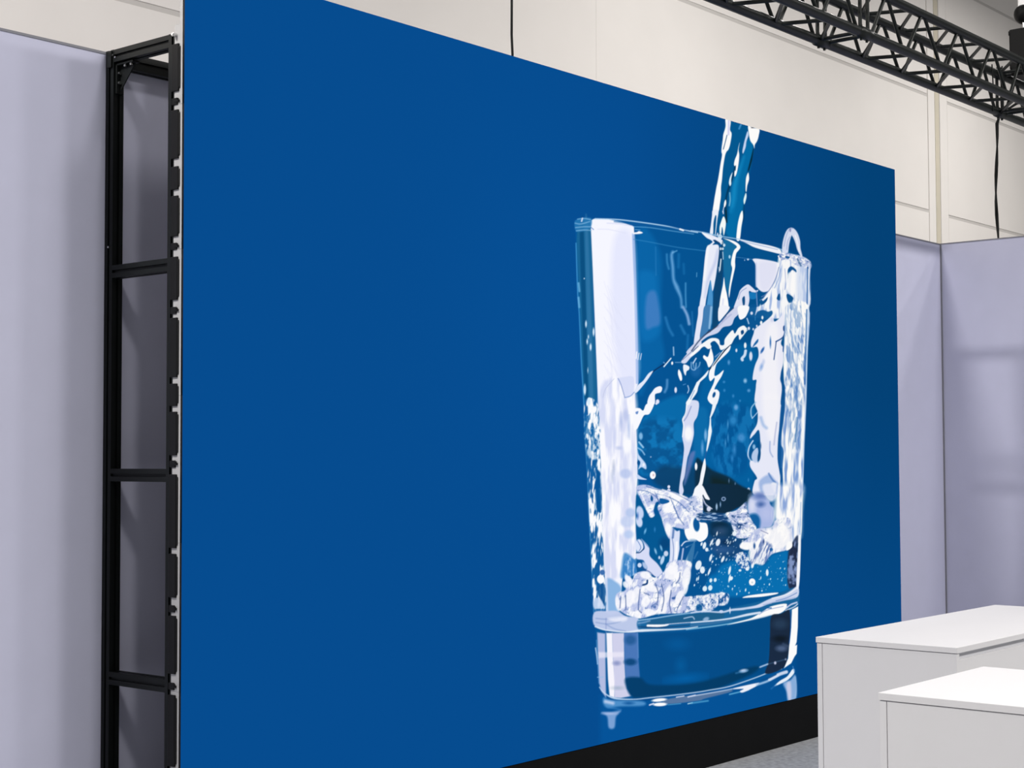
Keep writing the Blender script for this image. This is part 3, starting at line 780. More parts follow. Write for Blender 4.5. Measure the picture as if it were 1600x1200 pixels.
ell('f', 1580, 790, 13, 44, W_); ell('f', 1240, 1045, 17, 20, L_); ell('f', 1240, 1095, 22, 26, L_); ell('f', 1015, 672, 8, 8, L_, 0.7)

# ---- foam in the lower half
poly('h', [(830, 120), (900, 200), (950, 300), (1000, 380), (1100, 350), (1150, 400), (1180, 520), (1250, 660), (1250, 800), (1240, 1000), (1170, 1060), (1100, 970), (1010, 880), (1000, 780), (900, 670), (835, 650)], (0, 88, 148), 1, 1)
ell('h', 1190, 720, 70, 80, (2, 66, 122), 0.8, 4)
foam('h', [(830, 20), (900, -20), (1000, -10), (1100, 30), (1300, 70), (1500, 150), (1610, 240), (1610, 640), (1540, 540), (1500, 600), (1430, 540), (1350, 520), (1280, 520), (1250, 660), (1180, 510), (1150, 400), (1100, 270), (1130, 200), (1080, 200), (1050, 300), (1062, 365), (1010, 388), (960, 300), (900, 180)], 0.95, 10, 8, 1, 3.0, 0.5, (80, 122, 190), vein=0.03)
for q in ([(850, 50), (960, 60), (1080, 130), (1130, 230)], [(960, 0), (1100, 40), (1250, 60), (1400, 130), (1600, 240)], [(1100, 90), (1250, 140), (1380, 210), (1500, 330)], [(1300, 250), (1360, 380), (1430, 480)], [(1060, 60), (1100, 150), (1125, 220)], [(1250, 130), (1330, 300), (1360, 400)]):
    stroke('h', q, 11, (60, 96, 165), 0.7, 0.7)
for q in ([(880, 60), (930, 170), (975, 290)], [(1000, 30), (1120, 90), (1260, 160)], [(1160, 40), (1340, 110), (1480, 190)], [(1400, 260), (1480, 420), (1510, 560)]):
    stroke('h', q, 16, W_, 0.8, 0.8)
ell('h', 1215, 270, 60, 55, W_, 0.85, 1.2); ell('h', 1235, 540, 40, 90, W_, 0.9, 1.2, -0.2)
poly('h', [(1020, 110), (1045, 150), (1030, 190), (1010, 160)], (8, 84, 150)); poly('h', [(1130, 150), (1230, 170), (1240, 200), (1140, 220)], (10, 90, 158))
poly('h', [(1545, 420), (1610, 390), (1610, 560), (1570, 540)], (10, 86, 152))
poly('h', [(1390, 560), (1430, 560), (1465, 660), (1380, 780), (1375, 660)], (4, 90, 156))
poly('h', [(1440, 540), (1540, 530), (1620, 560), (1620, 640), (1520, 690), (1462, 640)], W_)
ell('h', 880, 325, 44, 80, (196, 212, 244), 1, 0.9, -0.2); ell('h', 870, 440, 40, 70, (206, 218, 246), 1, 0.9, -0.2); ell('h', 850, 370, 14, 40, (60, 110, 185), 0.7, 1)
ell('h', 945, 560, 12, 34, (120, 186, 232), 0.9, 0.8, 0.3); ell('h', 1065, 540, 10, 26, (50, 130, 195), 0.9, 1)
poly('h', [(895, 655), (992, 760), (1002, 870), (1100, 970), (1165, 1080), (1150, 1170), (1050, 1112), (960, 1060), (930, 930), (840, 905), (840, 830), (930, 790), (930, 720)], (214, 220, 247), 1, 0.7)
ell('h', 872, 745, 48, 84, (220, 228, 250), 1, 0.6, -0.1); stroke('h', [(850, 680), (890, 760), (860, 820)], 9, (70, 110, 180), 0.8)
stroke('h', [(835, 830), (880, 825), (925, 780)], 12, (10, 60, 115)); stroke('h', [(900, 660), (985, 760)], 8, (110, 150, 205), 0.9)
poly('h', [(840, 935), (920, 945), (970, 1010), (940, 1060), (850, 1080)], (6, 84, 148), 1, 0.8); ell('h', 875, 985, 26, 28, (210, 224, 248)); ell('h', 940, 990, 24, 50, (190, 206, 240), 0.9, 0.8, -0.5)
poly('h', [(1262, 540), (1340, 560), (1378, 560), (1372, 700), (1372, 800), (1340, 960), (1310, 1210), (1175, 1210), (1200, 1050), (1250, 900)], (218, 226, 249), 1, 0.7)
stroke('h', [(1300, 540), (1290, 640)], 26, (70, 110, 175), 0.8, 1); stroke('h', [(1340, 700), (1330, 900)], 30, W_, 0.9, 1); stroke('h', [(1280, 640), (1300, 780), (1290, 950)], 9, (90, 120, 180), 0.8)
poly('h', [(1375, 800), (1440, 700), (1510, 690), (1500, 790), (1440, 950), (1390, 1010), (1365, 960)], (12, 84, 150), 1, 0.8)
stroke('h', [(1400, 740), (1450, 690), (1580, 680)], 16, L_, 0.9); stroke('h', [(1420, 780), (1400, 920)], 20, P_, 0.9)
poly('h', [(1562, 685), (1552, 850), (1500, 1100), (1490, 1220), (1398, 1220), (1430, 1000), (1480, 850)], W_, 1, 0.6)
stroke('h', [(1460, 760), (1540, 720)], 14, L_, 0.8); stroke('h', [(1600, 820), (1560, 900)], 20, L_, 0.9); poly('h', [(1545, 960), (1620, 900), (1620, 1210), (1510, 1210), (1510, 1050)], (6, 82, 148))
ell('h', 1075, 810, 12, 38, (150, 200, 236), 0.9, 0.7, -0.3); ell('h', 1145, 770, 12, 36, (130, 190, 232), 0.9, 0.7, -0.3); ell('h', 1160, 920, 22, 60, (196, 220, 248), 0.95, 0.7, 0.3); ell('h', 1205, 840, 28, 34, L_, 0.9, 0.7); ell('h', 1122, 890, 14, 20, L_, 0.9, 0.6)
# lower dark pocket at centre right
poly('i', [(140, -20), (560, -20), (640, 20), (740, 60), (620, 230), (450, 330), (300, 340), (160, 320), (130, 150)], (13, 47, 80), 1, 1.2)
ell('i', 380, 560, 165, 120, (12, 58, 100), 1, 3); ell('i', 330, 470, 120, 50, (8, 46, 80), 0.8, 3); ell('i', 370, 560, 70, 50, (60, 88, 130), 0.6, 4)
poly('i', [(200, 640), (560, 640), (700, 660), (600, 850), (400, 900), (250, 850)], (22, 72, 126), 0.9, 4)
ell('i', 440, 700, 70, 40, (8, 46, 90), 0.8, 3); ell('i', 380, 790, 110, 40, (60, 100, 158), 0.6, 4)
poly('i', [(430, 960), (620, 930), (900, 980), (1000, 860), (1100, 830), (1205, 810), (1210, 1080), (1215, 1290), (1000, 1340), (500, 1380), (200, 1300), (250, 1100)], (4, 112, 182), 1, 3)
poly('i', [(-40, 700), (240, 760), (340, 980), (300, 1100), (100, 1100), (-40, 1200)], (4, 84, 150), 0.8, 4)
poly('i', [(48, 20), (130, -20), (200, 100), (232, 165), (180, 155), (142, 110), (142, 335), (70, 340), (-20, 320), (20, 150)], (246, 248, 255))
stroke('i', [(140, 130), (180, 220), (260, 280)], 12, L_, 0.9); stroke('i', [(150, 190), (200, 260)], 10, (120, 140, 190), 0.8)
foam('i', [(-20, 140), (130, 150), (140, 330), (80, 420), (-20, 400)], 0.9, 4, 4, 0.8, 6.0)
poly('i', [(15, 395), (110, 448), (195, 470), (204, 620), (120, 692), (40, 652), (-20, 640), (-20, 500)], W_)
ell('i', 65, 480, 40, 84, (8, 88, 156), 1, 0.7, -0.1); ell('i', 95, 400, 30, 26, L_)
ell('i', 220, 282, 26, 32, L_, 0.95, 0.7); ell('i', 405, 157, 28, 26, (160, 185, 225), 0.9, 0.6); ell('i', 405, 157, 16, 14, (20, 56, 95), 1, 0.6); ell('i', 318, 255, 12, 40, (170, 200, 232), 0.9, 0.6); ell('i', 365, 225, 8, 30, (140, 175, 215), 0.9, 0.6)
streaks('i', [(80, 340), (260, 330), (430, 350), (560, 470), (420, 440), (220, 430), (100, 410)], 9, 2.2, 0.42, 0.72, (20, 66, 122), (190, 212, 244), 0.9, 1.5)
poly('i', [(718, 180), (780, 110), (860, 78), (950, 150), (1030, 250), (1040, 400), (1005, 500), (920, 520), (850, 520), (720, 360)], (168, 184, 232), 1, 2)
ell('i', 760, 240, 45, 110, (222, 226, 248), 0.85, 4); ell('i', 860, 120, 90, 40, (80, 110, 180), 0.8, 4); ell('i', 870, 225, 48, 34, (64, 100, 170), 0.85, 3)
poly('i', [(720, 370), (800, 340), (860, 400), (850, 520), (780, 500)], (8, 92, 162), 0.95, 2.5); poly('i', [(985, 190), (1040, 200), (1030, 260), (990, 230)], (10, 88, 156), 0.9, 1); ell('i', 940, 340, 70, 80, (186, 196, 238), 0.7, 5)
poly('i', [(900, -20), (1100, -20), (1090, 100), (1010, 190), (930, 130)], (226, 230, 250), 0.9, 2)
# right flank, lower
streaks('i', [(1040, 240), (1070, 60), (1110, -20), (1390, -20), (1382, 250), (1372, 600), (1340, 640), (1262, 690), (1250, 500), (1120, 500), (1040, 420)], 4.2, 30, 0.26, 0.58, (140, 168, 222), W_, 1, 5, 0.05, 21.0)
foam('i', [(430, 335), (560, 300), (690, 190), (697, 290), (765, 440), (815, 530), (720, 640), (560, 640), (530, 560), (480, 420)], 0.78, 8, 5.5, 1, 8.0, -0.3, (24, 70, 132))
foam('i', [(815, 530), (1000, 510), (1060, 420), (1230, 400), (1255, 600), (1240, 760), (1180, 800), (1090, 820), (1000, 855), (930, 940), (890, 980), (800, 965), (765, 1015), (735, 900), (735, 800), (620, 775), (615, 715), (720, 640)], 1.0, 5.5, 14, 1, 5.0, 0.25, (60, 106, 178), vein=0.025)
poly('i', [(880, 560), (1060, 500), (1200, 480), (1250, 620), (1235, 740), (1080, 800), (960, 760), (920, 640)], (253, 252, 255), 0.85, 4)
streaks('i', [(730, 700), (1000, 720), (960, 900), (890, 980), (800, 965), (740, 980)], 3, 16, 0.38, 0.55, (80, 110, 175), W_, 0.75, 2, 0.35, 9.0)
ell('i', 690, 745, 72, 50, W_, 0.95, 1.2); ell('i', 905, 690, 12, 32, (50, 80, 145), 0.9, 0.8); ell('i', 1000, 790, 22, 22, (20, 90, 165), 0.9, 0.8, 0.8); ell('i', 790, 745, 14, 34, (30, 80, 150), 0.9, 0.8)
stroke('i', [(870, 550), (960, 590)], 9, (100, 110, 165), 0.8)
poly('i', [(1215, 830), (1265, 700), (1335, 620), (1330, 900), (1325, 1250), (1212, 1250)], (40, 62, 106), 0.95, 1.2)
streaks('i', [(1220, 850), (1320, 700), (1320, 1240), (1216, 1240)], 6, 10, 0.45, 0.75, (30, 48, 88), (150, 170, 220), 0.8, 2)
poly('i', [(1205, 700), (1255, 695), (1258, 760), (1190, 800)], W_)
foam('i', [(540, 880), (620, 820), (700, 850), (740, 980), (700, 1050), (600, 1000)], 0.5, 3, 3, 0.9, 12.0, 0, (20, 90, 165))
# drops
for (x, y, rx, ry, ro) in ((255, 700, 12, 48, 0.45), (335, 700, 26, 46, 0.3), (322, 590, 8, 26, 0.2), (245, 890, 16, 46, 0.3), (395, 910, 16, 42, 0.4), (90, 985, 36, 60, 0.3), (140, 1045, 30, 44, 0), (225, 1065, 12, 50, 0.35), (480, 1050, 15, 54, 0.2), (480, 1150, 12, 50, 0.2),
                           (950, 1078, 17, 42, 0), (165, 740, 20, 44, 0.2), (195, 790, 20, 24, 0), (130, 720, 12, 24, 0.3), (500, 1150, 20, 26, 0.5), (540, 590, 26, 30, 0.4), (590, 880, 20, 30, 0.6), (610, 1050, 18, 14, 0), (700, 1030, 22, 24, 0), (765, 1000, 14, 24, 0.3)):
    ell('i', x, y, rx, ry, (240, 247, 255), 0.95, 0.45, ro)
ell('k', 762, 235, 40, 44, W_); ell('k', 762, 240, 10, 10, (180, 185, 190), 0.8, 0.8)
for (x, y, rx, ry) in ((170, 318, 28, 34), (238, 308, 26, 34), (90, 190, 8, 26), (70, 200, 8, 24), (245, 215, 18, 26), (300, 210, 18, 24), (680, 335, 9, 20), (515, 322, 7, 14), (545, 285, 7, 9), (978, 265, 8, 14), (40, 275, 8, 14), (870, 185, 6, 20), (722, 370, 8, 10), (570, 385, 6, 14), (610, 350, 5, 8), (885, 345, 8, 10)):
    ell('k', x, y, rx, ry, (226, 244, 254), 0.95, 0.4, 0.15)
specks('i', [(250, 900), (1180, 850), (1200, 1300), (100, 1320), (60, 1100)], 150, 0.3, 1.1, (196, 232, 250), 5)
specks('i', [(150, 600), (560, 560), (620, 900), (200, 950)], 60, 0.3, 1.4, (220, 238, 252), 6, 2.4, 0.4)
specks('i', [(450, 380), (800, 560), (760, 720), (560, 660)], 40, 0.4, 1.5, (235, 243, 253), 7, 1.8, 0.8)

# bottom foam
foam('j', [(590, 380), (700, 330), (690, 190), (740, 160), (790, 200), (820, 130), (950, 100), (1060, 180), (1180, 100), (1250, -20), (1510, -20), (1500, 150), (1430, 400), (1540, 420), (1570, 560), (1450, 620), (1250, 630), (1080, 640), (940, 680), (850, 688), (700, 640), (600, 560), (572, 480)], 0.95, 6.5, 11, 1, 14.0, 0.25, (40, 84, 158), vein=0.035)
for (x, y, rx, ry, ro) in ((600, 490, 28, 80, -0.1), (665, 480, 34, 90, 0.0), (750, 440, 60, 110, 0.2), (830, 400, 50, 110, 0.2), (950, 150, 70, 44, 0.2), (1010, 300, 80, 50, 0.6), (950, 480, 50, 70, 0.4), (1270, 120, 80, 90, 0.2), (1220, 400, 40, 130, 0.3), (1190, 560, 30, 60, 0.1), (1370, 430, 44, 100, 0.4),
                           (1460, 180, 52, 140, 0.15), (1450, 330, 26, 70, 0.3), (740, 210, 36, 70, -0.6), (700, 270, 30, 46, -0.6), (1000, 610, 70, 40, 0.2), (850, 640, 40, 50, 0.3), (1290, 60, 60, 80, 0.3), (1130, 540, 18, 90, 0.15)):
    ell('j', x, y, rx, ry, (250, 250, 255), 0.88, 0.9, ro)
stroke('j', [(972, 215), (965, 255), (918, 272)], 22, (8, 60, 124), 1, 0.6)
for q in ([(640, 420), (630, 560)], [(700, 400), (705, 580)], [(880, 330), (860, 560), (900, 620)], [(1070, 250), (1110, 380), (1090, 520)], [(1150, 260), (1180, 440), (1150, 600)], [(930, 370), (1000, 400)], [(1330, 250), (1370, 200), (1380, 120)], [(1270, 340), (1250, 500), (1270, 620)], [(1420, 420), (1350, 560)], [(1060, 170), (1000, 110), (900, 60)]):
    stroke('j', q, 11, (44, 74, 140), 0.75, 0.7)
for (x, y, r, ry) in ((1580, 455, 34, 46), (1690, 450, 44, 50), (1750, 440, 40, 60), (1860, 430, 34, 50), (1900, 400, 40, 40), (1950, 440, 36, 50), (1700, 520, 36, 80), (1760, 540, 30, 70), (1830, 500, 30, 40)):
    ell('j', x, y, r, ry, (240, 244, 254), 0.9, 0.6, 0.2)
foam('k', [(20, 420), (150, 400), (260, 380), (440, 370), (475, 430), (440, 520), (330, 540), (240, 610), (150, 620), (20, 600), (-60, 560)], 0.62, 3.2, 4.5, 0.9, 17.0, 0, (10, 80, 150))
ell('k', 85, 455, 16, 20, (90, 130, 190), 0.9, 0.8); ell('k', 100, 560, 40, 50, (6, 84, 150), 0.85, 1)

# ---- base of the glass
poly('j', [(305, 618), (460, 598), (600, 600), (700, 660), (860, 695), (860, 850), (560, 852), (320, 792)], (198, 207, 238), 0.95, 1)
for q in ([(330, 690), (450, 700), (600, 690)], [(330, 740), (480, 760), (640, 730)], [(450, 760), (560, 820), (700, 850)]):
    stroke('j', q, 12, (130, 155, 205), 0.75, 1)
poly('j', [(480, 690), (700, 670), (700, 720), (560, 730)], (236, 238, 252), 0.85, 2)
stroke('j', [(455, 690), (455, 1100)], 10, (120, 140, 195), 0.6, 1)
poly('z', [(998, 968), (1025, 966), (1060, 961), (1105, 956), (1150, 948), (1200, 936), (1244, 918), (1246, 950), (1220, 958), (1180, 968), (1130, 978), (1080, 984), (1020, 988), (998, 984)], (24, 102, 160), 0.9, 1.2)
poly('j', [(980, 722), (1200, 682), (1600, 632), (1900, 610), (1900, 690), (1600, 732), (1200, 762), (1000, 775)], (30, 94, 140), 0.9, 1)
stroke('j', [(860, 715), (1050, 690), (1300, 650), (1600, 612), (1750, 590)], 13, (176, 210, 238), 0.9, 0.8)
stroke('j', [(860, 750), (930, 740), (1000, 720)], 20, (150, 180, 220), 0.7, 1.2)
stroke('j', [(860, 795, 10), (1000, 800, 18), (1200, 800, 14), (1500, 775, 8)], 12, (20, 60, 110), 0.8)
stroke('j', [(975, 780, 26), (1100, 782, 30), (1200, 775, 22), (1240, 765, 8)], 24, W_)
stroke('j', [(1200, 765), (1400, 748), (1600, 735), (1800, 722)], 9, L_, 0.9)
stroke('j', [(320, 792, 12), (450, 835, 14), (700, 860, 14), (900, 842, 34), (1200, 832, 20), (1450, 818, 14), (1600, 795, 10)], 14, (232, 240, 252), 0.95, 0.7)
stroke('j', [(1430, 690), (1530, 670), (1560, 700)], 14, (190, 210, 238), 0.8)
stroke('k', [(0, 742, 16), (300, 716, 18), (500, 690, 22), (700, 645, 30), (860, 618, 26)], 18, (222, 232, 250), 0.95, 0.7)
stroke('k', [(0, 780), (300, 745), (500, 712)], 24, (70, 120, 170), 0.7, 1.2)
stroke('k', [(-60, 830), (0, 822), (300, 785), (500, 752), (700, 712)], 11, (150, 208, 240), 0.95, 0.7)
ell('k', 185, 700, 40, 24, (170, 195, 228), 0.8, 1, -0.4)
stroke('k', [(0, 620), (150, 602), (380, 612, 20), (500, 585, 26), (650, 570, 30), (800, 540, 22), (1000, 492, 18)], 16, (214, 222, 247), 0.9, 0.8)
ell('k', 375, 605, 26, 18, (200, 214, 244)); ell('k', 485, 590, 10, 40, L_, 0.8)
poly('k', [(640, 432), (700, 408), (870, 384), (1072, 368), (1060, 388), (890, 418), (720, 430)], W_)
poly('k', [(985, 445), (1150, 395), (1250, 340), (1335, 285), (1330, 420), (1150, 470), (980, 505), (850, 555), (700, 570), (800, 535)], (214, 220, 246), 0.95, 0.7)
stroke('k', [(1010, 440), (1200, 390), (1320, 310)], 12, W_, 0.8, 0.8); stroke('k', [(1060, 470), (1200, 430), (1320, 370)], 10, (90, 130, 195), 0.8); stroke('k', [(900, 520), (1100, 470), (1300, 430)], 10, (150, 170, 220), 0.8)
poly('k', [(780, 672), (900, 600), (1000, 540), (1180, 506), (1190, 560), (1120, 622), (1000, 652), (850, 692), (450, 772), (700, 702)], W_, 1, 0.6)
stroke('k', [(850, 640), (950, 585), (1150, 540)], 9, (130, 150, 205), 0.8); stroke('k', [(1000, 560), (880, 560)], 16, (30, 96, 165), 0.8)
stroke('k', [(1190, 560), (1240, 520), (1320, 490)], 20, (206, 214, 244), 0.9); stroke('k', [(1180, 590), (1280, 550), (1330, 510)], 12, L_, 0.9); stroke('k', [(1200, 530), (1240, 500)], 14, (40, 90, 160), 0.8)
poly('z', [(998, 990), (1080, 987), (1150, 976), (1205, 962), (1203, 1000), (1198, 1052), (1100, 1072), (1000, 1086)], (0, 76, 138), 0.9, 2.5, False)
# thick bottom: white columns at left, dark column and bright edge at right
poly('j', [(345, 865), (445, 880), (448, 1200), (455, 1680), (400, 1600), (370, 1500), (355, 1200)], (188, 194, 230), 0.95, 1.2, False)
poly('j', [(460, 872), (535, 872), (545, 1200), (570, 1480), (560, 1680), (500, 1660), (480, 1450), (470, 1200)], (246, 244, 253), 1, 1, False)
poly('j', [(530, 872), (682, 872), (684, 1200), (698, 1450), (715, 1570), (770, 1660), (640, 1685), (560, 1680), (560, 1480), (542, 1200)], (214, 212, 238), 0.97, 1, False)
poly('j', [(682, 872), (852, 868), (860, 1200), (878, 1432), (700, 1440), (686, 1200)], (76, 120, 186), 0.97, 1, False)
ell('j', 760, 960, 70, 60, (34, 90, 150), 0.9, 3); ell('j', 760, 1235, 75, 42, (10, 70, 124), 0.95, 2); ell('j', 590, 1250, 46, 28, (140, 150, 198), 0.9, 2); ell('j', 600, 1560, 60, 18, (140, 165, 185), 0.6, 2.5)
poly('j', [(362, 1112), (675, 1112), (675, 1170), (366, 1185)], (240, 236, 250), 0.7, 1.5, False)
stroke('j', [(850, 880), (858, 1180)], 12, (110, 150, 210), 0.7, 1)
poly('l', [(700, 482), (880, 470), (1000, 555), (1300, 560), (1600, 525), (1800, 480), (2300, 330), (2320, 400), (1900, 590), (1600, 648), (900, 722), (780, 706), (722, 620)], (0, 60, 106), 0.95, 2.5)
ell('l', 1450, 480, 190, 46, (0, 104, 180), 0.7, 6, -0.1); ell('l', 1350, 50, 130, 70, (2, 92, 160), 0.6, 6); ell('l', 1390, 320, 60, 80, (2, 96, 164), 0.6, 6)
stroke('l', [(375, 590), (430, 660), (560, 728, 20), (800, 742), (1000, 722), (1300, 690), (1600, 652), (1760, 625), (2000, 580), (2300, 480), (2520, 395), (2650, 360)], 12, (204, 222, 246), 0.95, 0.7)
stroke('l', [(470, 725), (620, 758), (900, 752), (1150, 735)], 10, (4, 66, 128), 0.9)
poly('l', [(430, 720), (520, 750), (900, 765), (920, 820), (640, 830), (480, 850), (420, 790)], (86, 150, 208), 0.9, 2)
stroke('l', [(450, 770), (540, 790)], 40, (206, 216, 244), 0.8, 2); ell('l', 740, 790, 60, 18, (20, 90, 158), 0.9, 1.5)
stroke('l', [(480, 840), (640, 870)], 14, (60, 130, 196), 0.8, 1.5)
poly('l', [(400, 905), (520, 900), (640, 885), (580, 960), (560, 1095), (490, 1095), (470, 960)], (136, 170, 220), 0.9, 1.8)
ell('l', 500, 920, 80, 14, (176, 192, 232), 0.8, 1.5)
poly('l', [(1200, 745), (1600, 680), (1750, 660), (2000, 625), (2010, 650), (1700, 730), (1600, 760), (1220, 800)], (96, 122, 162), 0.9, 1)
ell('l', 1120, 750, 92, 20, W_, 1, 0.6, -0.1); ell('l', 1130, 805, 86, 22, W_, 1, 0.6, -0.03)
stroke('l', [(1000, 812), (1050, 795)], 18, L_, 0.9)
stroke('l', [(1335, 715), (1430, 700)], 13, L_, 0.9); stroke('l', [(1480, 712), (1570, 690)], 15, L_, 0.9); stroke('l', [(1480, 797), (1535, 785)], 13, (186, 226, 242), 0.9); stroke('l', [(1230, 810), (1390, 795)], 10, (90, 170, 214), 0.8)
stroke('m', [(0, 705), (300, 652), (500, 615)], 12, (196, 212, 238), 0.9, 0.7)
stroke('m', [(0, 790), (210, 760)], 16, (96, 176, 220), 0.85, 1.2); stroke('m', [(480, 680), (720, 622)], 14, (110, 186, 226), 0.9, 0.8)
poly('m', [(500, 612), (820, 538), (836, 552), (800, 585), (650, 655), (610, 640), (650, 610)], (238, 241, 253), 1, 0.7)
stroke('m', [(820, 560), (960, 512), (1090, 440)], 26, (176, 206, 240), 0.85, 1); stroke('m', [(980, 490), (1100, 430), (1190, 400)], 40, (222, 228, 248), 0.9, 0.9)
stroke('m', [(880, 500), (960, 480), (1060, 430)], 16, (4, 76, 140), 0.9)
poly('m', [(1040, 575), (1110, 510), (1200, 455), (1262, 370), (1290, 372), (1280, 425), (1200, 505), (1110, 550)], (232, 240, 253), 1, 0.7)
stroke('m', [(1000, 610), (1060, 560)], 12, (50, 120, 190), 0.7, 1.2); stroke('m', [(1270, 330), (1290, 400)], 10, (90, 150, 210), 0.8)
poly('k', [(1000, 662), (1120, 632), (1232, 590), (1240, 800), (1225, 1050), (1210, 1160), (1150, 1310), (930, 1382), (970, 1210), (985, 900)], (24, 46, 80), 1, 0.9)
ell('k', 1110, 760, 90, 60, (44, 72, 108), 0.6, 4); ell('k', 1110, 945, 90, 40, (12, 30, 58), 0.8, 3); ell('k', 1130, 1065, 66, 36, (84, 106, 146), 0.85, 2.5); stroke('k', [(1220, 1040), (1150, 1010)], 20, (90, 110, 150), 0.5, 2)
stroke('m', [(850, 345), (950, 305), (1190, 240)], 8, (70, 110, 150), 0.7, 1)
ell('m', 655, 385, 46, 20, (214, 222, 248), 0.95, 1.4, -0.15); stroke('m', [(560, 415), (700, 380)], 14, (80, 150, 210), 0.6, 1.5); stroke('m', [(862, 338), (955, 302)], 17, (190, 212, 244), 0.9, 0.9); ell('m', 1050, 287, 14, 18, (210, 214, 240), 0.95, 0.8); ell('m', 1180, 242, 10, 12, (140, 155, 190), 0.9, 0.8)
poly('k', [(1260, 580), (1336, 542), (1332, 800), (1318, 985), (1300, 1030), (1324, 1020), (1318, 1130), (1290, 1170), (1250, 1250), (1160, 1312), (1212, 1190), (1224, 1050), (1250, 800)], W_, 1, 0.6, False)
poly('i', [(1346, 600), (1370, 608), (1366, 900), (1348, 1240), (1315, 1250), (1328, 900)], (244, 246, 255), 1, 0.6)
stroke('k', [(1238, 600), (1245, 800), (1226, 1000)], 10, (30, 96, 180), 0.8)
poly('m', [(1150, 540), (1240, 500), (1300, 440), (1318, 600), (1306, 735), (1212, 760), (1195, 650)], (150, 184, 230), 0.9, 1.8)
poly('m', [(1190, 560), (1240, 530), (1250, 720), (1215, 740)], (214, 212, 236), 0.8, 2); stroke('m', [(1302, 460), (1314, 600), (1302, 720)], 8, (170, 200, 238), 0.8, 0.8)
# thin edge highlights
stroke('z', [(1251.5, 785), (1250, 835)], 1.4, (150, 185, 230), 0.7, 0.6)
stroke('l', [(325, 100), (340, 200), (350, 300)], 14, (190, 214, 244), 0.9, 0.7); stroke('l', [(350, 465), (420, 465)], 12, (150, 190, 230), 0.8)
stroke('l', [(335, 0), (365, 540)], 7, (110, 165, 220), 0.7)

ART_LIN = lin(np.clip(ART, 0, 255))


def picture(X, Z):
    """linear colour shown at display point (X right, Z up, metres)"""
    d = PIC[2, 0] * X + PIC[2, 1] * Z + PIC[2, 2]
    u = (PIC[0, 0] * X + PIC[0, 1] * Z + PIC[0, 2]) / d
    v = (PIC[1, 0] * X + PIC[1, 1] * Z + PIC[1, 2]) / d
    t = np.clip((X - 2.6) / 2.4, 0, 1)
    h = np.clip((Z - 0.4) / 1.5, 0, 1)
    q = t * (0.45 + 0.55 * h)
    ground = lin(np.stack([3 - 3 * q, 75.5 - 10.5 * q, 143 - 25 * q], -1))
    g = np.exp(-((X - 2.0) ** 2 / 0.5 + (Z - 2.2) ** 2 / 0.8))[:, None]
    ground = ground * (1 + 0.08 * g)
    fx, fy = (u - AX) * AS, (v - AY) * AS
    ok = (fx >= 0) & (fy >= 0) & (fx < AW * AS - 1) & (fy < AH * AS - 1)
    fx, fy = np.where(ok, fx, 0), np.where(ok, fy, 0)
    xi, yi = fx.astype(int), fy.astype(int)
    a, b = (fx - xi)[:, None], (fy - yi)[:, None]
    smp = lambda A: (A[yi, xi] * (1 - a) + A[yi, xi + 1] * a) * (1 - b) + (A[yi + 1, xi] * (1 - a) + A[yi + 1, xi + 1] * a) * b
    c = smp(ART_LIN)
    k = smp(COV[..., None]) * ok[:, None]
    k = np.clip(k, 0, 1)
    base = np.broadcast_to(lin(BLUE), c.shape)
    return np.where(ok[:, None], ground + (c - base) * np.where(k > 0, 1, 0), ground).clip(0, 1)


# ------------------------------------------------------------------ led wall
Z0, Z1, W = 0.2347, 3.2347, 5.3333
NC, NR = 8, 6
led = empty('led_wall', (W / 2, 0, Z0), 'huge blue LED video wall showing a glass of water being filled', 'screen')
cw, ch = W / NC, (Z1 - Z0) / NR


def led_tile(x0, x1, z0, z1, nx, nz, parent):
    off = wloc(parent)
    xs, zs = np.linspace(x0, x1, nx + 1), np.linspace(z0, z1, nz + 1)
    X, Z = np.meshgrid(xs, zs)
    n = X.size
    co = np.zeros((n + 8, 3), np.float32)
    co[:n, 0] = X.ravel() - off[0]
    co[:n, 1] = -off[1]
    co[:n, 2] = Z.ravel() - off[2]
    e = 0.0003
    k = 0
    for y in (0.0002, 0.011):
        for (x, z) in ((x0 + e, z0 + e), (x1 - e, z0 + e), (x1 - e, z1 - e), (x0 + e, z1 - e)):
            co[n + k] = (x - off[0], y - off[1], z - off[2])
            k += 1
    i = np.arange(nx * nz)
    a = (i // nx) * (nx + 1) + i % nx
    q = np.stack([a, a + 1, a + nx + 2, a + nx + 1], 1)
    bx = np.array([(0, 4, 5, 1), (1, 5, 6, 2), (2, 6, 7, 3), (3, 7, 4, 0), (4, 7, 6, 5)]) + n
    q = np.concatenate([q, bx]).astype(np.int32)
    me = bpy.data.meshes.new('led_tile')
    me.vertices.add(len(co))
    me.vertices.foreach_set('co', co.ravel())
    me.loops.add(q.size)
    me.loops.foreach_set('vertex_index', q.ravel())
    me.polygons.add(len(q))
    me.polygons.foreach_set('loop_start', np.arange(0, q.size, 4, dtype=np.int32))
    mi = np.zeros(len(q), np.int32)
    mi[-5:] = 1
    me.materials.append(M['led'])
    me.materials.append(M['black_plastic'])
    me.polygons.foreach_set('material_index', mi)
    me.update(calc_edges=True)
    c = np.zeros((n + 8, 4), np.float32)
    c[:, 3] = 1
    c[:n, :3] = picture(X.ravel(), Z.ravel())
    at = me.attributes.new('picture', 'FLOAT_COLOR', 'POINT')
    at.data.foreach_set('color', c.ravel())
    o = bpy.data.objects.new('led_tile', me)
    COL.objects.link(o)
    o.parent = parent
    return o


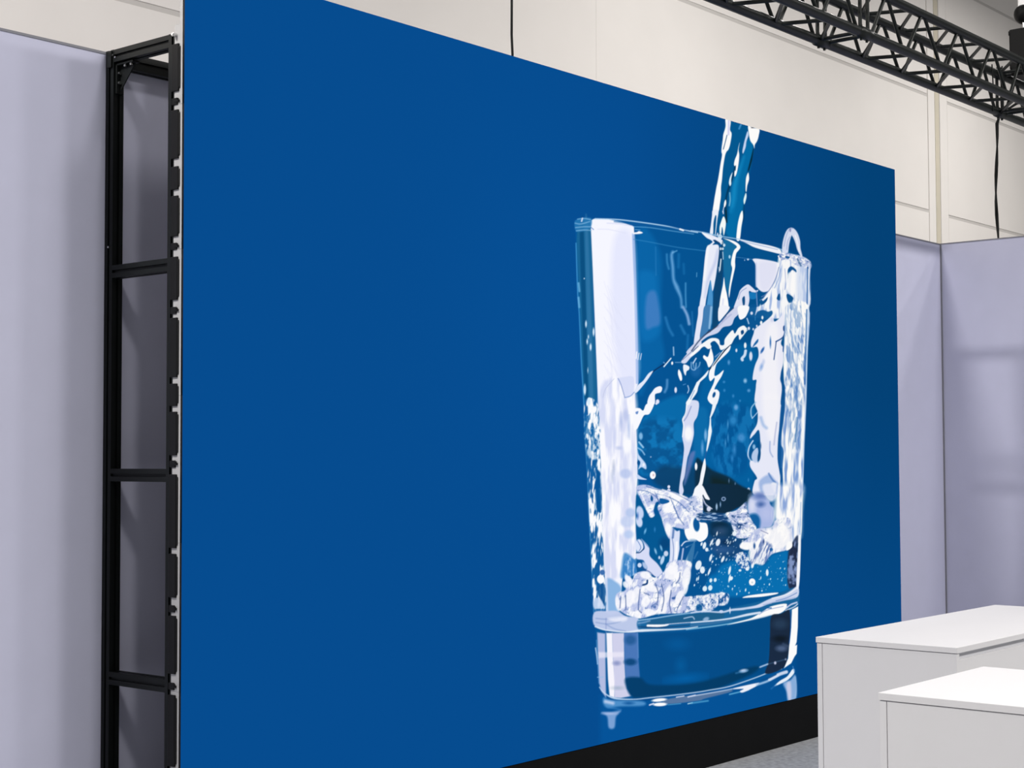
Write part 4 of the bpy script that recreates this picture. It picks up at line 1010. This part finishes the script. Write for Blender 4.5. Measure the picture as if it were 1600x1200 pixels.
# black blocks on the open left edge of the cabinets: (z low, z high, deepest y, shallow y)
blocks = [(2.789, 2.938), (2.556, 2.709), (2.449, 2.513), (2.288, 2.412), (2.070, 2.202), (1.805, 1.993), (1.707, 1.768),
          (1.539, 1.672), (1.225, 1.459), (1.058, 1.190), (0.801, 0.981), (0.491, 0.715), (0.27, 0.45)]
latches = [2.7465, 2.246, 2.026, 1.502, 1.012, 0.7515]
for i in range(NC):
    for j in range(NR):
        x0, x1, z0, z1 = i * cw, (i + 1) * cw, Z0 + j * ch, Z0 + (j + 1) * ch
        cab = empty('cabinet', ((x0 + x1) / 2 - W / 2, 0, (z0 + z1) / 2 - Z0), None, None)
        cab.parent = led
        g = 0.0004
        body = MB().box(x0 + g, x1 - g, 0.011, 0.026, z0 + g, z1 - g)
        zt = min(z1 - g, 3.013) if j == NR - 1 else z1 - g
        body.box(x0 + g, x1 - g, 0.026, 0.054, z0 + g, zt)
        body.build('cabinet_body', 'alu', cab)
        fine = 3 <= i <= 6
        led_tile(x0, x1, z0, z1, 180 if fine else 8, 200 if fine else 8, cab)
        if i == 0:
            for (a, b) in blocks:
                if z0 <= (a + b) / 2 < z1:
                    MB().box(-0.004, 0.02, 0.0205, 0.064, a, b, 0.006).box(-0.006, 0.015, 0.027, 0.064, a - 0.008, b + 0.008, 0.003).build('side_block', 'black_plastic', cab)
            for zc in latches:
                if z0 <= zc < z1:
                    MB().box(-0.004, 0.02, 0.034, 0.064, zc - 0.012, zc + 0.012, 0.002).box(-0.005, 0.02, 0.024, 0.05, zc - 0.004, zc + 0.004, 0.001).tube([(-0.003, 0.027, zc + 0.006), (-0.012, 0.027, zc + 0.006)], 0.003, 8).build('latch', 'black_plastic', cab)
            if j == NR - 1:
                mb = MB().tube([(0.0, 0.047, 2.978), (-0.014, 0.047, 2.978)], 0.007, 12).tube([(-0.014, 0.047, 2.978), (-0.018, 0.047, 2.978)], 0.005, 12)
                mb.build('locating_pin', 'steel', cab)

# plinth under the screen
pl = empty('plinth', (W / 2, 0.05, 0), 'matt black plinth board along the floor under the LED screen', 'plinth')
MB().box(0.0, W, 0.004, 0.034, 0.0, Z0 - 0.003, 0.002).build('front_board', 'plinth', pl)
MB().box(0.0, 0.02, 0.034, 0.42, 0.0, 0.10, 0.002).build('end_board', 'plinth', pl)

# ------------------------------------------------------------------ support frame of black slotted profiles
fr = empty('support_frame', (W / 2, 0.26, 0), 'black slotted aluminium frame standing between the LED wall and partition', 'frame')
S = 0.045
YF, YR, FT = 0.068, 0.427, 2.995
xs = [0.02, 1.35, 2.68, 4.01, W - 0.02 - S]
for k, x in enumerate(xs):
    MB().slot_profile((x, YF, 0.0 if x > 0.02 else 0.101), 2, FT - (0 if x > 0.02 else 0.101), S).build('post', 'black_alu', fr)
    MB().slot_profile((x, YR, 0.0), 2, FT, S).build('post', 'black_alu', fr)
    for zt in (FT - 0.001, 2.213, 1.485, 0.767):
        MB().slot_profile((x, YF + S, zt - S), 1, YR - YF - S, S).build('crossbar', 'black_alu', fr)
for a, b in zip(xs[:-1], xs[1:]):
    for y in (YR, ):
        MB().slot_profile((a + S, y, FT - S - 0.012), 0, b - a - S, S + 0.01).build('rail', 'black_alu', fr)
    for zz in (FT - 2 * S, 1.44):
        MB().slot_profile((a + S, YF, zz), 0, b - a - S, S).build('rail', 'black_alu', fr)
# corner bracket with bright bolts inside the top of the near bay
br = MB().box(0.028, 0.06, YR - 0.008, YR, FT - 0.16, FT - 0.05, 0.002).box(0.028, 0.06, YR - 0.10, YR, FT - 0.058, FT - 0.05, 0.002)
br.raw([(0.044, YR - 0.008, FT - 0.15), (0.044, YR - 0.095, FT - 0.058), (0.044, YR - 0.008, FT - 0.058), (0.048, YR - 0.008, FT - 0.15), (0.048, YR - 0.095, FT - 0.058), (0.048, YR - 0.008, FT - 0.058)],
       [(0, 1, 2), (5, 4, 3), (0, 3, 4, 1), (1, 4, 5, 2), (2, 5, 3, 0)])
bo = br.build('corner_bracket', 'black_alu', fr)
for (y, z, dy, dz) in ((YR - 0.008, FT - 0.085, -0.008, 0), (YR - 0.008, FT - 0.12, -0.008, 0), (YR - 0.045, FT - 0.058, 0, -0.008), (YR - 0.08, FT - 0.058, 0, -0.008)):
    MB().tube([(0.038, y, z), (0.038, y + dy, z + dz)], 0.006, 8).build('bolt', 'steel', bo)
MB().box(0.012, 0.02, YR + 0.006, YR + 0.030, FT - 0.065, FT - 0.004, 0.002).build('end_plate', 'black_alu', fr)
for (y, z) in ((YR + 0.006, FT - 0.02), (YR - 0.012, FT - 0.03), (YR + 0.02, 2.28)):
    MB().tube([(0.022, y, z), (0.016, y, z)], 0.004, 8).build('bolt', 'steel', fr)

# ------------------------------------------------------------------ truss
YA, YB, ZL, ZU = -0.364, -0.604, 3.640, 3.880
tr = empty('lighting_truss', (4.9, -0.484, ZL), 'black square lighting truss hanging at the upper right', 'truss')
J0, SEC, NB = 1.54, 2.25, 5
bay = SEC / NB


def bar(p, q, r=0.010, n=7, name='brace'):
    MB().tube([p, q], r, n, cap=False).build(name, 'truss', tr)


for s_ in range(3):
    X0 = J0 + s_ * SEC
    for (y, z) in ((YA, ZL), (YB, ZL), (YA, ZU), (YB, ZU)):
        MB().tube([(X0 + 0.002, y, z), (X0 + SEC - 0.002, y, z)], 0.025, 16).build('chord', 'truss', tr)
        c = MB()
        c.tube([(X0 - 0.07, y, z), (X0 - 0.055, y, z), (X0 - 0.05, y, z), (X0 + 0.05, y, z), (X0 + 0.055, y, z), (X0 + 0.07, y, z)], 0.03, 16, radii=[0.0255, 0.0255, 0.031, 0.031, 0.0255, 0.0255])
        for dx in (-0.03, 0.03):
            c.tube([(X0 + dx, y, z - 0.04), (X0 + dx, y, z + 0.04)], 0.007, 6)
        c.build('coupler', 'truss', tr)
    for e_ in (0.04, SEC - 0.04):      # end frames of a section
        x = X0 + e_
        bar((x, YA, ZL), (x, YB, ZL)); bar((x, YA, ZU), (x, YB, ZU))
        bar((x, YA, ZL), (x, YA, ZU)); bar((x, YB, ZL), (x, YB, ZU))
    for k in range(NB):
        a, b = X0 + k * bay + (0.05 if k == 0 else 0), X0 + (k + 1) * bay - (0.05 if k == NB - 1 else 0)
        mid = (a + b) / 2
        for y in (YA, YB):
            bar((a + 0.02, y, ZL), (mid - 0.012, y, ZU))
            bar((mid + 0.012, y, ZU), (b - 0.02, y, ZL))
        for z in (ZL, ZU):
            o_ = X0 + k * bay
            bar((o_ + bay - 0.012, YA, z), (o_ + 0.11, YB, z))
            if k:
                bar((o_ + 0.012, YA, z), (o_ + 0.11, YB, z))
# cables tied along the truss
tc_ = MB()
for k, dy in enumerate((0.0,)):
    tc_.tube([(1.6 + 0.15 * i, YA + 0.03 + dy, ZU + 0.03 + 0.012 * math.sin(i * 1.7 + k)) for i in range(45)], 0.007, 6)
tag(tc_.build('truss_cable', 'cable'), 'thin black cable tied along the top of the lighting truss', 'cable')
# chain hoist above the truss joint
ho = empty('chain_hoist', (6.12, -0.484, 3.90), 'black chain hoist hanging over the truss at the top right corner', 'hoist')
MB().box(6.085, 6.42, -0.56, -0.41, 3.910, 4.165, 0.012).build('motor_housing', 'black_plastic', ho)
MB().box(6.095, 6.40, -0.567, -0.403, 4.13, 4.158, 0.004).build('housing_rim', 'black_plastic', ho)
MB().box(6.04, 6.40, -0.53, -0.44, 3.86, 3.911, 0.008).build('truss_clamp', 'black_plastic', ho)
MB().ball((6.150, -0.484, 4.262), 0.062, 18, 12).build('hook_block', 'black_plastic', ho)
for dx in (-0.022, 0.0, 0.026):
    MB().tube([(6.145 + dx, -0.484 + dx * 0.3, 4.15), (6.148 + dx * 0.7, -0.484, 4.23)], 0.006, 8).build('chain_strand', 'steel', ho)
MB().box(6.12, 6.185, -0.515, -0.455, 4.302, 4.37, 0.006).build('hook_plate', 'steel', ho)
ch_ = MB()
for k in range(18):
    z = 4.35 + k * 0.045
    if k % 2:
        ch_.box(6.14, 6.16, -0.488, -0.480, z, z + 0.06, 0.003)
    else:
        ch_.box(6.146, 6.154, -0.494, -0.474, z, z + 0.06, 0.003)
ch_.build('chain', 'steel', ho)

for (x, y, w) in ((5.95, -0.42, 0.004), (5.98, -0.40, 0.006), (6.19, -0.50, 0.004), (5.87, -0.39, 0.004)):
    MB().tube([(x, y, ZU + 0.03), (x + 0.012, y, ZU - 0.1), (x - 0.006, y, ZL + 0.1), (x + 0.004, y, ZL - 0.02)], w, 6).build('power_lead', 'cable', ho)

# hanging cables
tag(MB().tube([(2.112, 0.30, 2.5), (2.112, 0.30, 3.30), (2.116, 0.30, 3.36), (2.110, 0.30, 3.45), (2.112, 0.30, 3.6), (2.113, 0.30, 4.4), (2.11, 0.30, 9.0)], 0.0058, 8).build('hanging_cable', 'cable'),
    'single black cable dropping behind the top of the LED screen', 'cable')
hc = MB()
for k, a in enumerate((0.0, 2.6)):
    pts_ = [(7.06 + 0.006 * math.cos(a + 0.9 * i), 0.092 + 0.006 * math.sin(a + 0.9 * i) + 0.008 * math.sin(0.55 * i), 2.0 + 0.09 * i) for i in range(21)]
    pts_ += [(7.06, 0.06, 3.86), (7.06, -0.06, 3.915 + 0.008 * k), (7.06, -0.25, 3.925 + 0.008 * k), (7.06 + 0.02 * k, -0.364, 3.918), (7.06 + 0.02 * k, -0.484, 3.90)]
    hc.tube(pts_, 0.0062, 6)
tag(hc.build('twin_cable', 'cable'), 'twisted pair of black cables hanging behind the right partition', 'cable')

# ------------------------------------------------------------------ counters
def counter(name, label, x0, x1, y0, y1, h, drawers):
    t = 0.019
    o = empty(name, ((x0 + x1) / 2, (y0 + y1) / 2, 0), label, 'counter', 'white counters')
    MB().box(x0, x1, y0, y1, h - t, h, 0.0012).build('worktop', 'white', o)
    zb = h - t - 0.0015
    MB().box(x0 + 0.003, x0 + 0.003 + t, y0 + 0.003, y1 - 0.005 - t, 0.0, zb, 0.0008).build('side_panel', 'white', o)
    MB().box(x1 - 0.003 - t, x1 - 0.003, y0 + 0.003, y1 - 0.005 - t, 0.0, zb, 0.0008).build('side_panel', 'white', o)
    MB().box(x0 + 0.003, x1 - 0.003, y1 - 0.003 - t, y1 - 0.003, 0.0, zb, 0.0008).build('back_panel', 'white', o)
    MB().box(x0 + 0.003 + t, x1 - 0.003 - t, y0 + 0.014, y0 + 0.024, zb - 0.06, zb, 0.0).build('recess_rail', 'gap', o)
    n = drawers
    ww = (x1 - x0 - 0.006 - 2 * t) / n
    for k in range(n):
        a, b = x0 + 0.003 + t + k * ww + 0.0015, x0 + 0.003 + t + (k + 1) * ww - 0.0015
        MB().box(a, b, y0 + 0.006, y0 + 0.024, zb - 0.17, zb - 0.022, 0.001).build('drawer', 'white', o)
        MB().box(a, b, y0 + 0.006, y0 + 0.024, 0.08, zb - 0.174, 0.001).build('door', 'white', o)
    MB().box(x0 + 0.003 + t, x1 - 0.003 - t, y0 + 0.05, y0 + 0.066, 0.0, 0.08).build('toe_kick', 'white', o)
    return o


counter('counter', 'long white counter nearer the screen, partly hidden by the other one', 1.467, 2.973, -2.099, -1.585, 0.9, 2)
counter('counter', 'shorter white counter in the bottom right corner, nearest the camera', 0.418, 1.085, -2.867, -2.3525, 0.9, 1)
